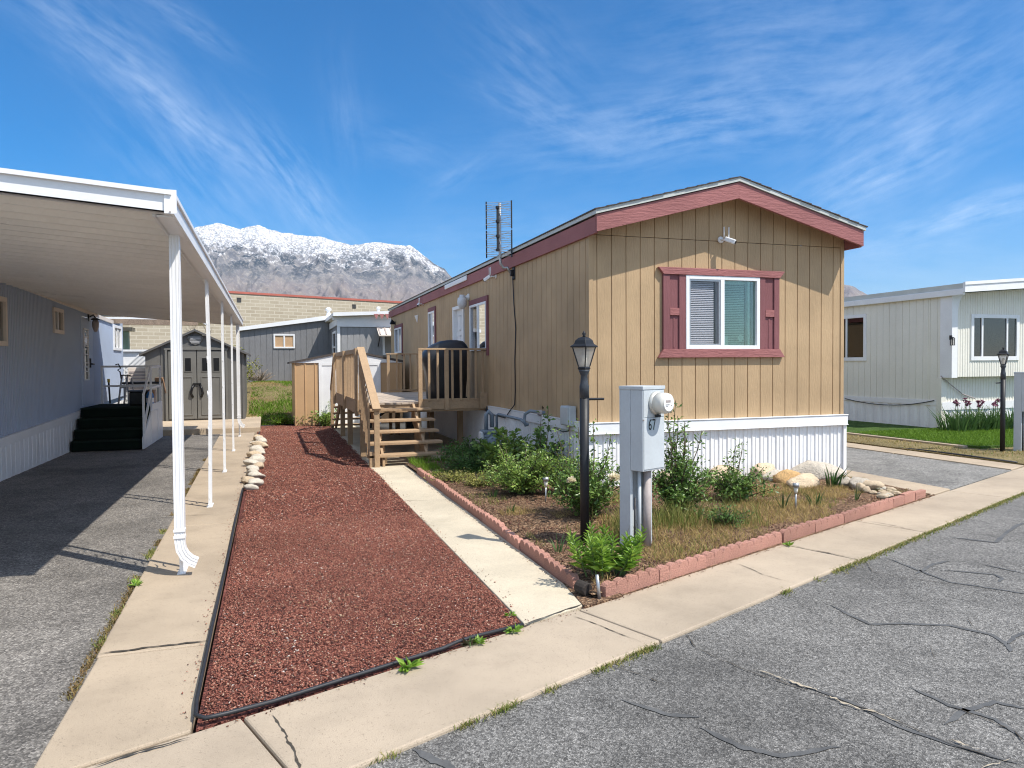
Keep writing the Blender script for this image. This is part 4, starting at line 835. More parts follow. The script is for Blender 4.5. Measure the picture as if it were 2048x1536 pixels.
for i in range(7): mb.box(HX + .0125, HX + .028, 17.531, 17.889, 1.35 + i * .1795, 1.373 + i * .1795)
fr = mb.build('window_frame', M['white'], dr); MB().box(HX + .0125, HX + .0165, 17.531, 17.889, 1.374, 2.445).build('pane', M['glassD'], fr)
mb = MB(); mb.box(HX + .0125, HX + .04, 18.0, 18.06, 1.62, 1.82); mb.bar((HX + .06, 18.03, 1.70), (HX + .06, 18.22, 1.69), .025, .03); mb.bar((HX + .03, 18.03, 1.70), (HX + .07, 18.03, 1.70), .03, .03); mb.build('handle', M['handle'], dr)
lt = thing('wall_lantern', 'old jar lantern on a bracket beside the blue ribbed door', 'wall lamp', (HX, 18.75, 2.4)); p = at(191, 650, x=HX + .14)
MB().box(HX - .0, HX + .03, p.y - .05, p.y + .05, p.z + .08, p.z + .25).build('backplate', M['handle'], lt); MB().tube([(HX + .03, p.y, p.z + .17), (HX + .1, p.y, p.z + .22), (HX + .14, p.y, p.z + .16)], .015, 6).build('arm', M['handle'], lt)
MB().lathe([(.02, .16), (.09, .13), (.09, .11), (.02, .11)], 12, p).build('cap', M['handle'], lt); MB().lathe([(.045, .11), (.07, .05), (.065, -.05), (.04, -.12), (.025, -.15), (0, -.15)], 12, p).build('jar', M['conduit'], lt, True)
# carport
cp = thing('carport', 'white metal carport roof on slim posts over the left driveway', 'carport', (-2, 12, 0))
CF, CB, CX = 5.3, 18.85, -.588; zx = lambda x: 2.655 + (CX - x) * .075
P4 = lambda x, y, dz=0: (x, y, zx(x) + dz)
mb = MB(); pr = rib_prof(CF + .06, CB, .305, [(0, .0), (.03, -.040), (.10, -.040), (.13, .0), (.40, .0), (.415, -.014), (.445, -.014), (.46, .0), (.70, .0), (.715, -.014), (.745, -.014), (.76, .0)])
for (a, da), (b, db) in zip(pr, pr[1:]): mb.quad(P4(CX - .1, a, da), P4(CX - .1, b, db), P4(HX + .03, b, db), P4(HX + .03, a, da))
mb.build('roof_pan', M['carport_pan'], cp, fix=False)
mb = MB(); mb.quad(P4(CX, CF, .05), P4(CX, CB, .05), P4(HX - .6, CB, .05), P4(HX - .6, CF, .05)); mb.build('roof_top', M['carport'], cp)
mb = MB()
mb.prism([(CX, zx(CX) - .04), (HX - .5, zx(HX - .5) - .04), (HX - .5, zx(HX - .5) + .075), (CX, zx(CX) + .075)], 'y', CF, CF + .05)
mb.prism([(CX, zx(CX) + .075), (HX - .5, zx(HX - .5) + .075), (HX - .5, zx(HX - .5) + .105), (CX, zx(CX) + .105)], 'y', CF - .025, CF + .05)
mb.prism([(CX, zx(CX) - .04), (HX - .5, zx(HX - .5) - .04), (HX - .5, zx(HX - .5) - .03), (CX, zx(CX) - .03)], 'y', CF, CF + .09)
mb.build('front_fascia', M['carport'], cp)
mb = MB(); mb.box(CX - .005, CX + .012, CF, CB, zx(CX) - .045, zx(CX) + .055); mb.box(CX - .005, CX + .028, CF, CB, zx(CX) + .056, zx(CX) + .085); mb.box(CX - .11, CX - .005, CF + .09, CB, zx(CX) - .05, zx(CX) - .038); mb.box(CX - .13, CX - .105, CF + .09, CB, zx(CX) - .05, zx(CX) + .04); mb.build('side_gutter', M['carport'], cp)
mb = MB(); mb.box(CX - .045, CX + .03, CF - .012, CF - .0005, zx(CX) - .045, zx(CX) + .11); mb.build('corner_cap', M['carport'], cp)
for z in (-.035, .095): MB().lathe([(0, 0), (.006, 0), (.006, .004), (0, .004)], 8, (CX - .01, CF - .0125, zx(CX) + z), Matrix.Rotation(R(90), 4, 'X')).build('screw', M['conduit'], cp)
mb = MB(); mb.prism([(CX, zx(CX) - .06), (HX, zx(HX) - .06), (HX, zx(HX) + .05), (CX, zx(CX) + .05)], 'y', CB, CB + .02); mb.build('rear_fascia', M['carport_pan'], cp)
ys = (6.19, 9.05, 12.0, 14.95, 18.1); zt = zx(CX - .06) - .051
for i, y in enumerate(ys):
    px = -.665; top = zt; mb = MB(); bow = .02 if i == 1 else .0
    def col(yy_): return [(px + (1 - abs(2 * k / 6 - 1)) * bow, yy_, top * k / 6) for k in range(7)]
    for yy_ in (y, y + .20):
        c = col(yy_)
        for a, b in zip(c, c[1:]): mb.bar(a, b, .026, .026, (1, 0, 0))
    mb.box(px - .03, px + .03, y - .03, y + .23, 0.005, .012); mb.box(px - .04, px + .04, y - .03, y + .23, top - .006, top)
    po = mb.build('post', M['carport'], cp); mb = MB()
    for k in range(6):
        zc = .22 + k * .40
        for sgn in (-1, 1):
            pts = [];
            for j in range(15):
                g = j / 14 * 4.2; r_ = .085 * (1 - j / 19); pts.append((px, y + .10 + sgn * (.085 - r_ * math.cos(g)) * .9 * 1.0, zc + sgn * .10 + r_ * math.sin(g) * sgn))
            mb.tube(pts, .006, 5)
    mb.build('scroll', M['carport'], po) if False else mb.build('scrollwork', M['carport'], po)
def downspout(y, z0):
    c0 = Vector((-.665, y - .075, 0)); mb = MB(); t = zt - .0
    def sec(p, w, d, right, fwd):
        pts = []; R0 = [(-1, -1), (-.75, -1), (-.7, -.9), (-.55, -.9), (-.5, -1), (-.25, -1), (-.2, -.9), (.2, -.9), (.25, -1), (.5, -1), (.55, -.9), (.7, -.9), (.75, -1), (1, -1), (1, 1), (-1, 1)]
        for a, b in R0: pts.append(p + right * a * w + fwd * b * d)
        return pts
    X_, Y_ = Vector((1, 0, 0)), Vector((0, 1, 0)); secs = [sec(c0 + Vector((0, 0, t)), .036, .028, X_, Y_), sec(c0 + Vector((0, 0, z0 + .11)), .036, .028, X_, Y_)]
    dirx = Vector((.80, -.6, 0)).normalized() if z0 < .5 else X_
    for k, (o, z, tl) in enumerate(((0.01, z0 + .05, 15), (.035, z0, 40), (.075, z0 - .04, 60), (.118, z0 - .062, 68))):
        a = R(tl); rt = X_ * math.cos(a) + Vector((0, 0, math.sin(a))); secs.append(sec(c0 + Vector((o, 0, z)), .037, .030, rt, Y_))
    n = len(secs[0]); vs = [p for s in secs for p in s]; fs = [(i * n + k, i * n + (k + 1) % n, (i + 1) * n + (k + 1) % n, (i + 1) * n + k) for i in range(len(secs) - 1) for k in range(n)] + [tuple(range(n)), tuple(range(n * (len(secs) - 1), n * len(secs)))]
    ds = MB().add(vs, fs).build('downspout', M['carport'], cp); mb = MB()
    for dz in (.14, .19): mb.box(c0.x - .042, c0.x + .042, c0.y - .034, c0.y + .032, z0 + dz, z0 + dz + .02)
    mb.build('strap', M['carport'], ds)
downspout(ys[0], .16); downspout(ys[4], .30)
# carpeted steps with railing
st = thing('porch_steps', 'dark green carpeted porch steps with a white side panel and railing', 'steps', (-3, 17, 0))
mb = MB()
for i in range(4):
    y0 = 16.08 + .27 * i; mb.box(HX + .06 + .002 * i, -2.40 - .001 * i, y0, 18.65, .2 * i + .001, .2 * (i + 1))
mb.build('step_run', M['carpet'], st, bevel=.012)
for i in range(4):
    y0 = 16.08 + .27 * i; MB().box(HX + .062, -2.402, y0 - .022, y0 - .001, .2 * (i + 1) - .035, .2 * (i + 1) + .002).build('nosing', M['carpet2'], st, bevel=.008)
mb = MB(); xs = -2.36; O_ = [(16.02, 0), (18.75, 0), (18.75, .84), (17.30, .84), (16.95, .62), (16.02, .22)]; n = 6
mb.add([(xs, p[0], p[1]) for p in O_] + [(xs - .03, p[0], p[1]) for p in O_], [tuple(range(6)), tuple(range(6, 12))] + [(i, (i + 1) % 6, (i + 1) % 6 + 6, i + 6) for i in range(6)]); sp_ = mb.build('side_panel', M['skirt'], st)
mb = MB(); mb.box(xs + .001, xs + .012, 16.95, 16.98, .03, .60); mb.box(xs + .001, xs + .012, 17.0, 18.0, .68, .70); mb.box(xs + .001, xs + .012, 17.98, 18.01, .03, .70); mb.build('batten', M['skirt'], sp_)
PX_ = HX + .13
for p_, q_ in (((PX_, 18.6, .80), (PX_, 18.6, 1.64)), ((xs - .02, 17.2, .2), (xs - .02, 17.2, 1.62)), ((xs - .02, 18.6, .2), (xs - .02, 18.6, 1.64)), ((xs - .02, 16.2, .1), (xs - .02, 16.2, 1.08))): MB().bar(p_, q_, .04, .04).build('railing_post', M['carport'], st)
for p_, q_ in (((PX_ - .02, 18.6, 1.64), (xs, 18.6, 1.64)), ((PX_, 18.6, 1.20), (xs, 18.6, 1.20)), ((xs - .02, 17.2, 1.62), (xs - .02, 18.6, 1.64)), ((xs - .02, 17.2, 1.18), (xs - .02, 18.6, 1.20)), ((xs - .02, 16.18, 1.06), (xs - .02, 17.22, 1.62)), ((xs - .02, 16.2, .40), (xs - .02, 17.2, 1.14))): MB().bar(p_, q_, .035, .045).build('rail', M['carport'], st)
tag(MB().tube([(-3.28, 18.56, 1.68), (-3.22, 18.54, 1.70), (-3.18, 18.56, 1.60), (-3.24, 18.56, 1.56), (-3.19, 18.55, 1.52), (-3.17, 18.55, 1.36)], .014, 6).build('bungee_cord', M['rubber'], None, True), 'black cord knotted round the top rail of the porch', 'cord')
bt = thing('broom', 'dark broom with a yellow top leaning by the blue wall at the porch railing', 'broom', (-3.45, 18.75, .8)); MB().tube([(-3.44, 18.75, .8), (-3.47, 18.8, 1.28)], .02, 8).build('handle', M['rubber'], bt); MB().tube([(-3.47, 18.8, 1.281), (-3.472, 18.803, 1.36)], .028, 8).build('grip', paint('yellow_grip', (.60, .42, .05), .5, .1), bt)
# clutter on and behind the porch
LZ = .80
bx = thing('storage_tub', 'dark lidded storage tub on the green porch landing', 'tub', (-2.75, 17.75, LZ)); MB().box(-2.86, -2.50, 17.60, 17.95, LZ + .001, LZ + .29).build('tub_body', M['handle'], bx, bevel=.02); MB().box(-2.88, -2.48, 17.58, 17.97, LZ + .2905, LZ + .325).build('lid', M['lidgrey'], bx, bevel=.01)
jm = paint('blue_bottle', (.03, .16, .42), .35, .05); jg = thing('bottle', 'blue plastic bottle with red cap at the corner of the porch', 'bottle', (-2.32, 18.1, LZ))
MB().lathe([(0, 0), (.075, 0), (.08, .02), (.08, .20), (.06, .26), (.025, .29), (.025, .31), (0, .31)], 14, (-2.44, 17.5, LZ)).build('bottle_body', jm, jg, True); MB().lathe([(0, 0), (.03, 0), (.03, .03), (0, .03)], 10, (-2.44, 17.5, LZ + .311)).build('cap', M['coping'], jg); MB().lathe([(.081, .06), (.0815, .06), (.0815, .16), (.081, .16)], 14, (-2.44, 17.5, LZ)).build('label', M['white'], jg)
cb = paint('cardboard', (.34, .20, .11), .9, .15); bx = thing('cardboard_box', 'small cardboard box standing beside the blue bottle', 'box', (-2.42, 18.5, LZ)); MB().box(-2.49, -2.395, 17.75, 18.1, LZ + .001, LZ + .32).build('carton', cb, bx, bevel=.004); MB().box(-2.495, -2.39, 17.85, 17.96, LZ + .05, LZ + .323).build('tape', M['conduit'], bx)
tb = thing('folding_table', 'dark folding table behind the porch railing', 'table', (-2.7, 20.0, 0)); MB().box(-3.32, -2.50, 19.5, 20.1, 1.22, 1.27).build('tabletop', M['rubber'], tb, bevel=.006)
for x in (-3.28, -2.55):
    for y in (19.55, 20.05): MB().bar((x, y, 0), (x, y, 1.22), .03, .03).build('leg', M['galv'], tb)
lr = thing('step_ladder', 'grey folding ladder leaning behind the porch railing', 'ladder', (-3.1, 19.4, 0))
for x in (-3.44, -3.32): MB().bar((x, 19.15, .05), (x + .16, 19.3, 1.42), .03, .03).build('rail', M['galv'], lr)
for x in (-3.10, -3.22): MB().bar((x + .14, 19.5, .05), (x + .02, 19.32, 1.38), .025, .025).build('rear_rail', M['galv'], lr)
for k in range(5): MB().bar((-3.42 + .15 * k / 5, 19.17 + .13 * k / 5, .25 + 1.12 * k / 5), (-3.30 + .15 * k / 5, 19.17 + .13 * k / 5, .25 + 1.12 * k / 5), .03, .03).build('rung', M['galv'], lr)
MB().box(-3.31, -3.10, 19.27, 19.36, 1.421, 1.45).build('cap', M['handle'], lr)
bg_ = thing('carton', 'torn brown carton on the table end in front of the grey shed', 'box', (-1.95, 20, 1.2)); MB().box(-2.62, -2.46, 19.55, 19.85, 1.271, 1.37).build('carton_body', cb, bg_, bevel=.01); MB().bar((-2.455, 19.7, 1.33), (-2.40, 19.7, .98), .2, .015).build('flap', cb, bg_)
# lattice screen, air conditioner and white wall behind
lm = paint('white_lattice', (.78, .78, .76), .6, .05); ls = thing('lattice_screen', 'white lattice screen standing behind the porch', 'screen', (-4, 24.5, 0)); mb = MB()
for i in range(9):
    a = -5.6 + i * .14; mb.bar((a, 24.5, .1), (a + 2.0, 24.5, 2.1), .035, .008, (0, 1, 0)); mb.bar((a, 24.48, 2.1), (a + 2.0, 24.48, .1), .035, .008, (0, 1, 0))
mb.build('lattice', lm, ls); mb = MB(); mb.box(-5.6, -2.2, 24.53, 24.56, .05, 2.15); mb.box(-5.6, -2.2, 24.45, 24.529, 2.1, 2.16); mb.build('backing', M['white'], ls)
ac = thing('air_conditioner', 'pale louvred air conditioner unit in front of the white lattice', 'air conditioner', (-3.3, 23, 0)); MB().box(-3.75, -3.1, 22.9, 23.5, .1, 1.62).build('case', M['cream'], ac, bevel=.02); mb = MB(); [mb.box(-3.70, -3.15, 22.885, 22.899, .3 + i * .09, .345 + i * .09) for i in range(14)]; mb.build('louvre', M['conduit'], ac)
# neighbour canopy with a rusty beam and the pale corner of another home behind
cn = thing('canopy', 'flat white canopy with a rusty edge beam behind the carport', 'canopy', (-4, 27, 0)); a, b = at(247, 632, y=26), at(396, 641, y=24.5); rust = paint('rusted_beam', (.30, .22, .16), .9, .45, 5, .4, 40, .4)
MB().prism([(-7, 24.5), (b.x, 24.5), (b.x, 28), (-7, 28)], 'z', b.z + .02, b.z + .07).build('roof', M['white'], cn); MB().box(-7, b.x, 24.5, 24.56, b.z - .15, b.z + .019).build('edge_beam', rust, cn)
for x in (b.x - .7,): MB().box(x - .05, x + .05, 24.6, 24.7, 0, b.z - .0).build('post', M['white'], cn)
nh = thing('pale_green_home', 'pale green corner of a neighbouring home behind the blue one', 'mobile home', (-6, 27, 0)); a = at(256, 672, y=27)
MB().box(a.x - 3, a.x, 27, 27.3, 0, a.z + .15).build('wall', paint('pale_green', (.42, .60, .52), .6, .05), nh); MB().box(a.x - 3, a.x + .16, 26.8, 27.4, a.z + .16, a.z + .28).build('roof', M['white'], nh)
# grey resin shed
sh = thing('resin_shed', 'grey moulded shed with double doors and a gable vent on a concrete slab', 'shed', (-1.95, 22.5, .13))
SX0, SX1, SY, SZ = -3.22, -.66, 22.35, .13; pk = (SX0 + SX1) / 2; ze, zp = 2.0, 2.62
zs = lambda x: ze + (zp - ze) * (1 - abs(x - pk) / ((SX1 - SX0) / 2)); mb = MB()
pr = groove_prof(SX0, SX1, .42, .03, .02, SX0 + .38); wall_strip(mb, pr, lambda u, d, z: (u, SY + d, z), SZ, zs)
wall_strip(mb, rib_prof(SY, SY + 2.2, .22, [(0, 0), (.55, 0), (.6, .03), (.9, .03), (.95, 0)]), lambda u, d, z: (SX1 - d, u, z), SZ, ze); mb.quad((SX0, SY, SZ), (SX0, SY + 2.2, SZ), (SX0, SY + 2.2, ze), (SX0, SY, ze)); mb.build('wall', M['shedgrey'], sh, fix=False)
mb = MB()
for a, b in ((SX0 - .13, pk), (pk, SX1 + .13)):
    za, zb = zs(a) + .0, zs(b) + .0; mb.prism([(a, za), (b, zb), (b, zb + .06), (a, za + .06)], 'y', SY - .14, SY + 2.35)
mb.build('roof', M['shedroof'], sh)
for x0, x1, hs_ in ((-2.64, -1.925, 1), (-1.905, -1.19, -1)):
    top = [2.06, 2.11] if hs_ == 1 else [2.11, 2.06]; d = MB().prism([(x0, SZ + .04), (x1, SZ + .04), (x1, top[1]), (x0, top[0])], 'y', SY - .05, SY - .001).build('door', M['shedlight'], sh, bevel=.008)
    mb = MB()
    for b in ((x0 + .10, x1 - .10, SZ + .14, 1.36),): 
        for q in ((b[0], b[0] + .03, b[2], b[3]), (b[1] - .03, b[1], b[2], b[3]), (b[0] + .03, b[1] - .03, b[2], b[2] + .03), (b[0] + .03, b[1] - .03, b[3] - .03, b[3])): mb.box(q[0], q[1], SY - .065, SY - .0505, q[2], q[3])
    mb.build('panel_moulding', M['shedlight'], d, bevel=.004)
    for a in (x0 + .13, x1 - .13 - .16):
        f = MB().box(a - .02, a + .18, SY - .062, SY - .0505, 1.48, 1.90).build('window_frame', M['shedlight'], d, bevel=.005); MB().box(a + .005, a + .155, SY - .067, SY - .0625, 1.51, 1.87).build('pane', M['handle'], f)
    hx_ = x1 - .07 if hs_ == 1 else x0 + .07; mb = MB(); mb.tube([(hx_, SY - .06, 1.12), (hx_ - .05 * hs_, SY - .10, 1.02), (hx_ - .07 * hs_, SY - .10, .88), (hx_ - .03 * hs_, SY - .06, .78)], .032, 8); mb.build('handle', M['handle'], d, True)
MB().box(-2.02, -1.81, SY - .085, SY - .068, 1.13, 1.17).build('latch', M['handle'], sh); mb = MB()
fr_ = []
for x0, x1 in ((-2.72, -2.66), (-1.17, -1.11)): MB().box(x0, x1, SY - .07, SY - .001, SZ, 2.10).build('door_jamb', M['shedlight'], sh)
MB().prism([(-2.74, 2.101), (-1.09, 2.101), (-1.09, 2.14), (pk, 2.21), (-2.74, 2.14)], 'y', SY - .075, SY - .001).build('door_lintel', M['shedlight'], sh)
vm = MB(); vm.prism([(pk - .19, 2.50), (pk + .19, 2.50), (pk + .21, 2.42), (pk + .12, 2.28), (pk, 2.22), (pk - .12, 2.28), (pk - .21, 2.42)], 'y', SY - .03, SY - .001); v = vm.build('gable_vent', M['shedlight'], sh, bevel=.01)
mb = MB(); [mb.box(pk - .14 + abs(i - 2) * .0 + (.03 if i == 0 else 0), pk + .14 - (.03 if i == 0 else 0), SY - .045, SY - .0305, 2.285 + i * .04, 2.31 + i * .04) for i in range(5)]; mb.build('louvre', M['vent'], v)
# white rocks along the mulch bed
def rock(r, seed, sq=(1, .8, .6), det=2):
    import bmesh
    bm = bmesh.new(); bmesh.ops.create_icosphere(bm, subdivisions=3, radius=1); rr_ = random.Random(seed); pl = [(Vector((rr_.gauss(0, 1), rr_.gauss(0, 1), rr_.gauss(0, 1))).normalized(), rr_.uniform(.62, .95)) for _ in range(11)]
    vs = []
    for v in bm.verts:
        p = v.co.copy()
        for n, d in pl:
            q = p.dot(n)
            if q > d: p -= n * (q - d) * .85
        f = 1 + .06 * math.sin(p.x * 9 + seed) * math.sin(p.y * 8) + .04 * math.sin(p.z * 17 + p.x * 11); vs.append(tuple(Vector((p.x * sq[0], p.y * sq[1], p.z * sq[2])) * r * f))
    fs = [tuple(v.index for v in f.verts) for f in bm.faces]; bm.free(); return MB().add(vs, fs)
protos = [rock(1, s_, (1, .85, .62)).build('rock', m_, None, True) for s_, m_ in ((1, M['quartz']), (2, M['quartz']), (3, M['rock']), (4, M['quartz']))]
nrk = 0
for i in range(19):
    f = i / 18; y = 10.15 + 6.9 * f ** 1.1; x = -.235 + .05 * math.sin(i * 2.4) + .03 * f; r_ = .085 + .035 * abs(math.sin(i * 1.7)) + .03 * f; k = i % 4
    o = protos[k] if i < 4 else protos[k].copy()
    if i >= 4: C.objects.link(o)
    o.scale = (r_ * (1.15 + .3 * math.sin(i)), r_ * 1.05, r_ * .85); o.location = (x, y, r_ * .40); o.rotation_euler = (.2 * math.sin(i * 3), .2 * math.cos(i * 5), i * 1.3)
    tag(o, 'pale rough rock in the row along the red mulch and concrete strip', 'rock', 'pale rocks lining the red mulch')
for (px, py, r_) in ((537, 872, .10), (516, 971, .07), (508, 952, .11), (520, 884, .13)):
    pass
rub = tag(MB().tube([(-.345, 10.2, .02), (-.35, 8, .025), (-.345, 6.3, .025), (-.35, 4.8, .03), (-.345, 3.72, .035), (-.335, 3.56, .035), (-.29, 3.515, .035), (-.2, 3.545, .03), (0, 3.625, .02), (.3, 3.755, .018), (.6, 3.88, .018), (.9, 4.0, .018), (1.0, 4.04, .03), (1.1, 4.085, .03), (1.25, 4.15, .02), (1.46, 4.235, .01)], .0105, 8).build('bed_edging', M['rubber'], None, True), 'black rubber edging along the near sides of the red mulch bed', 'edging')
tag(MB().tube([(-.27, 10.2, -.0), (-.25, 16, .0), (-.24, 21.0, .01), (.9, 21.2, .02)], .018, 6).build('rear_edging', M['rubber'], None, True), 'black edging under the rocks along the far part of the mulch bed', 'edging')
def xf(mb, Mx): mb.v = [tuple(Mx @ Vector(p)) for p in mb.v]; return mb
# ------------------------------------------------------------------ lamp posts
def lamp_post(label, x, y, z0, k=1., bar=(1, 0), zb=1.30):
    """k scales; black post with a four sided lantern"""
    r = thing('lamp_post', label, 'lamp post', (x, y, z0)); T = lambda z: z0 + z * k
    MB().lathe([(.0, 0), (.039 * k, 0), (.039 * k, 1.275 * k), (0, 1.275 * k)], 20, (x, y, z0 - .03)).build('post', M['black'], r, True)
    MB().lathe([(.041 * k, 0), (.041 * k, .10 * k), (.033 * k, .13 * k), (.028 * k, .19 * k), (.044 * k, .225 * k), (.048 * k, .24 * k), (0, .24 * k)], 16, (x, y, T(1.23))).build('collar', M['lampcol'], r, True)
    MB().tube([(x, y, T(zb - .1)), (x + .225 * k * bar[0], y + .225 * k * bar[1], T(zb - .105))], .011 * k, 8).build('ladder_bar', M['black'], r)
    ro = R(45 + 30); ln = MB().lathe([(.0, 0), (.048 * k, 0), (.056 * k, .012 * k), (.048 * k, .025 * k), (0, .025 * k)], 4, (x, y, T(1.471)), None, ro).build('lantern', M['black'], r)
    zb_, zt_ = T(1.497), T(1.66); cr = []
    for i in range(4):
        g = ro + R(90 * i); a = Vector((math.cos(g), math.sin(g), 0)); cr.append(a)
        MB().bar(Vector((x, y, zb_)) + a * .048 * k, Vector((x, y, zt_)) + a * .098 * k, .009 * k, .009 * k).build('lantern_bar', M['black'], ln)
    mb = MB()
    for i in range(4):
        a, b = cr[i], cr[(i + 1) % 4]; mb.quad(Vector((x, y, zb_)) + a * .045 * k, Vector((x, y, zb_)) + b * .045 * k, Vector((x, y, zt_)) + b * .094 * k, Vector((x, y, zt_)) + a * .094 * k)
    mb.build('glass', M['lampglass'], ln, fix=False)
    MB().lathe([(0, 0), (.024 * k, 0), (.024 * k, .09 * k), (0, .10 * k)], 12, (x, y, zb_ + .005)).build('lamp_tube', M['frost'], ln, True)
    mb = MB(); mb.lathe([(0, 0), (.118 * k, 0), (.122 * k, .010 * k), (.088 * k, .03 * k), (.076 * k, .06 * k), (.052 * k, .08 * k), (.017 * k, .09 * k), (0, .09 * k)], 4, (x, y, zt_), None, ro); mb.build('lantern_roof', M['black'], ln, bevel=.004)
    MB().lathe([(0, 0), (.014 * k, 0), (.010 * k, .010 * k), (.017 * k, .026 * k), (.008 * k, .042 * k), (0, .052 * k)], 12, (x, y, zt_ + .0905 * k)).build('finial', M['black'], ln, True)
    return r
M['lampcol'] = paint('worn_black_collar', (.045, .052, .062), .5, .3, 10, .2, 60, .2)
lamp_post('black lantern post in the garden bed beside the grey meter pedestal', 2.545, 5.74, .09, 1., (.95, .32), 1.32)
lamp_post('black lantern post on the right lawn beside the ivory home', 12.21, 9.52, .07, 1., (-.5, .2), 1.27)
# ------------------------------------------------------------------ electric meter pedestals
def pedestal(label, B, rz, number=True):
    r = thing('meter_pedestal', label, 'meter pedestal', (B[0], B[1], 0), rz); T = ROOTM[r.name]; W_, D_ = .284, .245
    mb = MB(); mb.box(0, W_, -.012, 0, .02, 1.40); mb.box(0, .012, -.115, -.0121, .02, 1.40); mb.box(W_ - .012, W_, -.115, -.0121, .02, 1.40); mb.box(.0121, .03, -.115, -.105, .02, .74); mb.box(W_ - .05, W_ - .0121, -.115, -.105, .02, .74); xf(mb, T).build('back_column', M['ped'], r, bevel=.002)
    xf(MB().box(.001, W_ - .001, -D_, -.116, .73, 1.395), T).build('meter_box', M['ped'], r, bevel=.005)
    xf(MB().box(-.005, W_ + .005, -D_ - .007, .004, 1.3955, 1.425), T).build('lid', M['ped'], r, bevel=.004)
    xf(MB().box(.012, W_ - .008, -D_ - .006, -D_ - .0005, .745, 1.165), T).build('lower_cover', M['ped'], r, bevel=.003); xf(MB().box(.012, W_ - .008, -D_ - .005, -D_ - .0005, 1.170, 1.39), T).build('upper_cover', M['ped'], r, bevel=.003)
    xf(MB().lathe([(0, 0), (.005, 0), (.005, .012), (0, .012)], 8, (.005, -D_ - .0, 1.15), Matrix.Rotation(R(90), 4, 'X')), T).build('bolt', M['conduit'], r)
    RX90 = Matrix.Rotation(R(90), 4, 'X'); c = (.165, -D_ - .004, 1.285)
    mt = xf(MB().lathe([(0, 0), (.096, 0), (.098, .02), (.090, .024), (.088, .03), (0, .03)], 28, c, RX90), T).build('meter_ring', M['galvl'], r, True)
    xf(MB().lathe([(.086, .0305), (.086, .10), (.080, .125), (.070, .1251), (.070, .130), (.0, .1301)], 28, c, RX90), T).build('meter_body', M['meterw'], mt, True)
    f = xf(MB().lathe([(.0, .1305), (.064, .1305), (.064, .134), (0, .134)], 24, c, RX90), T).build('dial_face', M['white'], mt)
    mb = MB(); mb.box(.125, .185, -D_ - .1395, -D_ - .1381, 1.292, 1.312); xf(mb, T).build('display', M['conduit'], mt)
    mb = MB(); mb.box(.12, .17, -D_ - .1395, -D_ - .1381, 1.272, 1.277); mb.box(.125, .15, -D_ - .1395, -D_ - .1381, 1.258, 1.262); mb.box(.19, .197, -D_ - .1395, -D_ - .1381, 1.262, 1.270); xf(mb, T).build('dial_marking', M['black'], mt)
    xf(MB().box(.145, .185, -D_ - .045, -D_ - .0065, 1.168, 1.190), T).build('seal', M['black'], r, bevel=.006)
    xf(MB().tube([(.085, -.14, .02), (.085, -.14, .735)], .016, 10), T).build('conduit', M['ped'], r, True); xf(MB().tube([(.155, -.165, .02), (.155, -.165, .735)], .033, 14), T).build('conduit', M['conduit'], r, True); xf(MB().tube([(.045, -.125, .02), (.045, -.125, .5)], .008, 8), T).build('ground_wire', M['rubber'], r, True)
    if number:
        xf(MB().box(.062, .150, -D_ - .0075, -D_ - .0063, 1.062, 1.150), T).build('number_plate', M['plate'], r)
        def stroke(pts, wd):
            mb = MB(); P_ = [Vector((p[0], p[1], 0)) for p in pts]
            L_, R_ = [], []
            for i, p in enumerate(P_):
                t = (P_[min(i + 1, len(P_) - 1)] - P_[max(i - 1, 0)]).normalized(); n = Vector((-t.y, t.x, 0)) * wd / 2; L_.append(p + n); R_.append(p - n)
            return L_, R_
        ell = lambda cx, cy, rx, ry, a0, a1, k=22: [(cx + rx * math.cos(R(a0 + (a1 - a0) * i / k)), cy + ry * math.sin(R(a0 + (a1 - a0) * i / k))) for i in range(k + 1)]
        for body_, ox in (([ell(.27, .29, .20, .22, 0, 360), [(.50, .93), (.40, .93), (.25, .84), (.13, .66), (.07, .45), (.07, .29)]], 0.), ([[(.02, .93), (.58, .93)], [(.53, .93), (.36, .5), (.22, .0)]], .64)):
            mb = MB()
            for k_, pts in enumerate(body_):
                L_, R_ = stroke(pts, .15); n = len(L_); y_ = -D_ - .0082 - .0004 * k_; vs = [(.068 + (p.x + ox) * .072, y_, 1.066 + p.y * .088) for p in L_ + R_]; mb.add(vs, [(i, i + 1, n + i + 1, n + i) for i in range(n - 1)])
            xf(mb, T).build('digit', M['handle'], r)
M['galvl'] = paint('meter_ring_steel', (.55, .54, .50), .35, .1, 5, .1, 40, .05, metal=.3); M['meterw'] = paint('meter_plastic', (.66, .64, .58), .3, .04, 3, .04, 30, .03); M['plate'] = paint('number_plate', (.42, .50, .52), .4, .05)
pedestal('grey electric meter pedestal with the number 67 in the garden bed', (2.77, 5.53), R(22.7))
a = at(2036, 895, z=.1); pedestal('grey meter pedestal cut by the right edge of the view behind the far lantern post', (a.x + .02, a.y + .1), R(22.7), False)
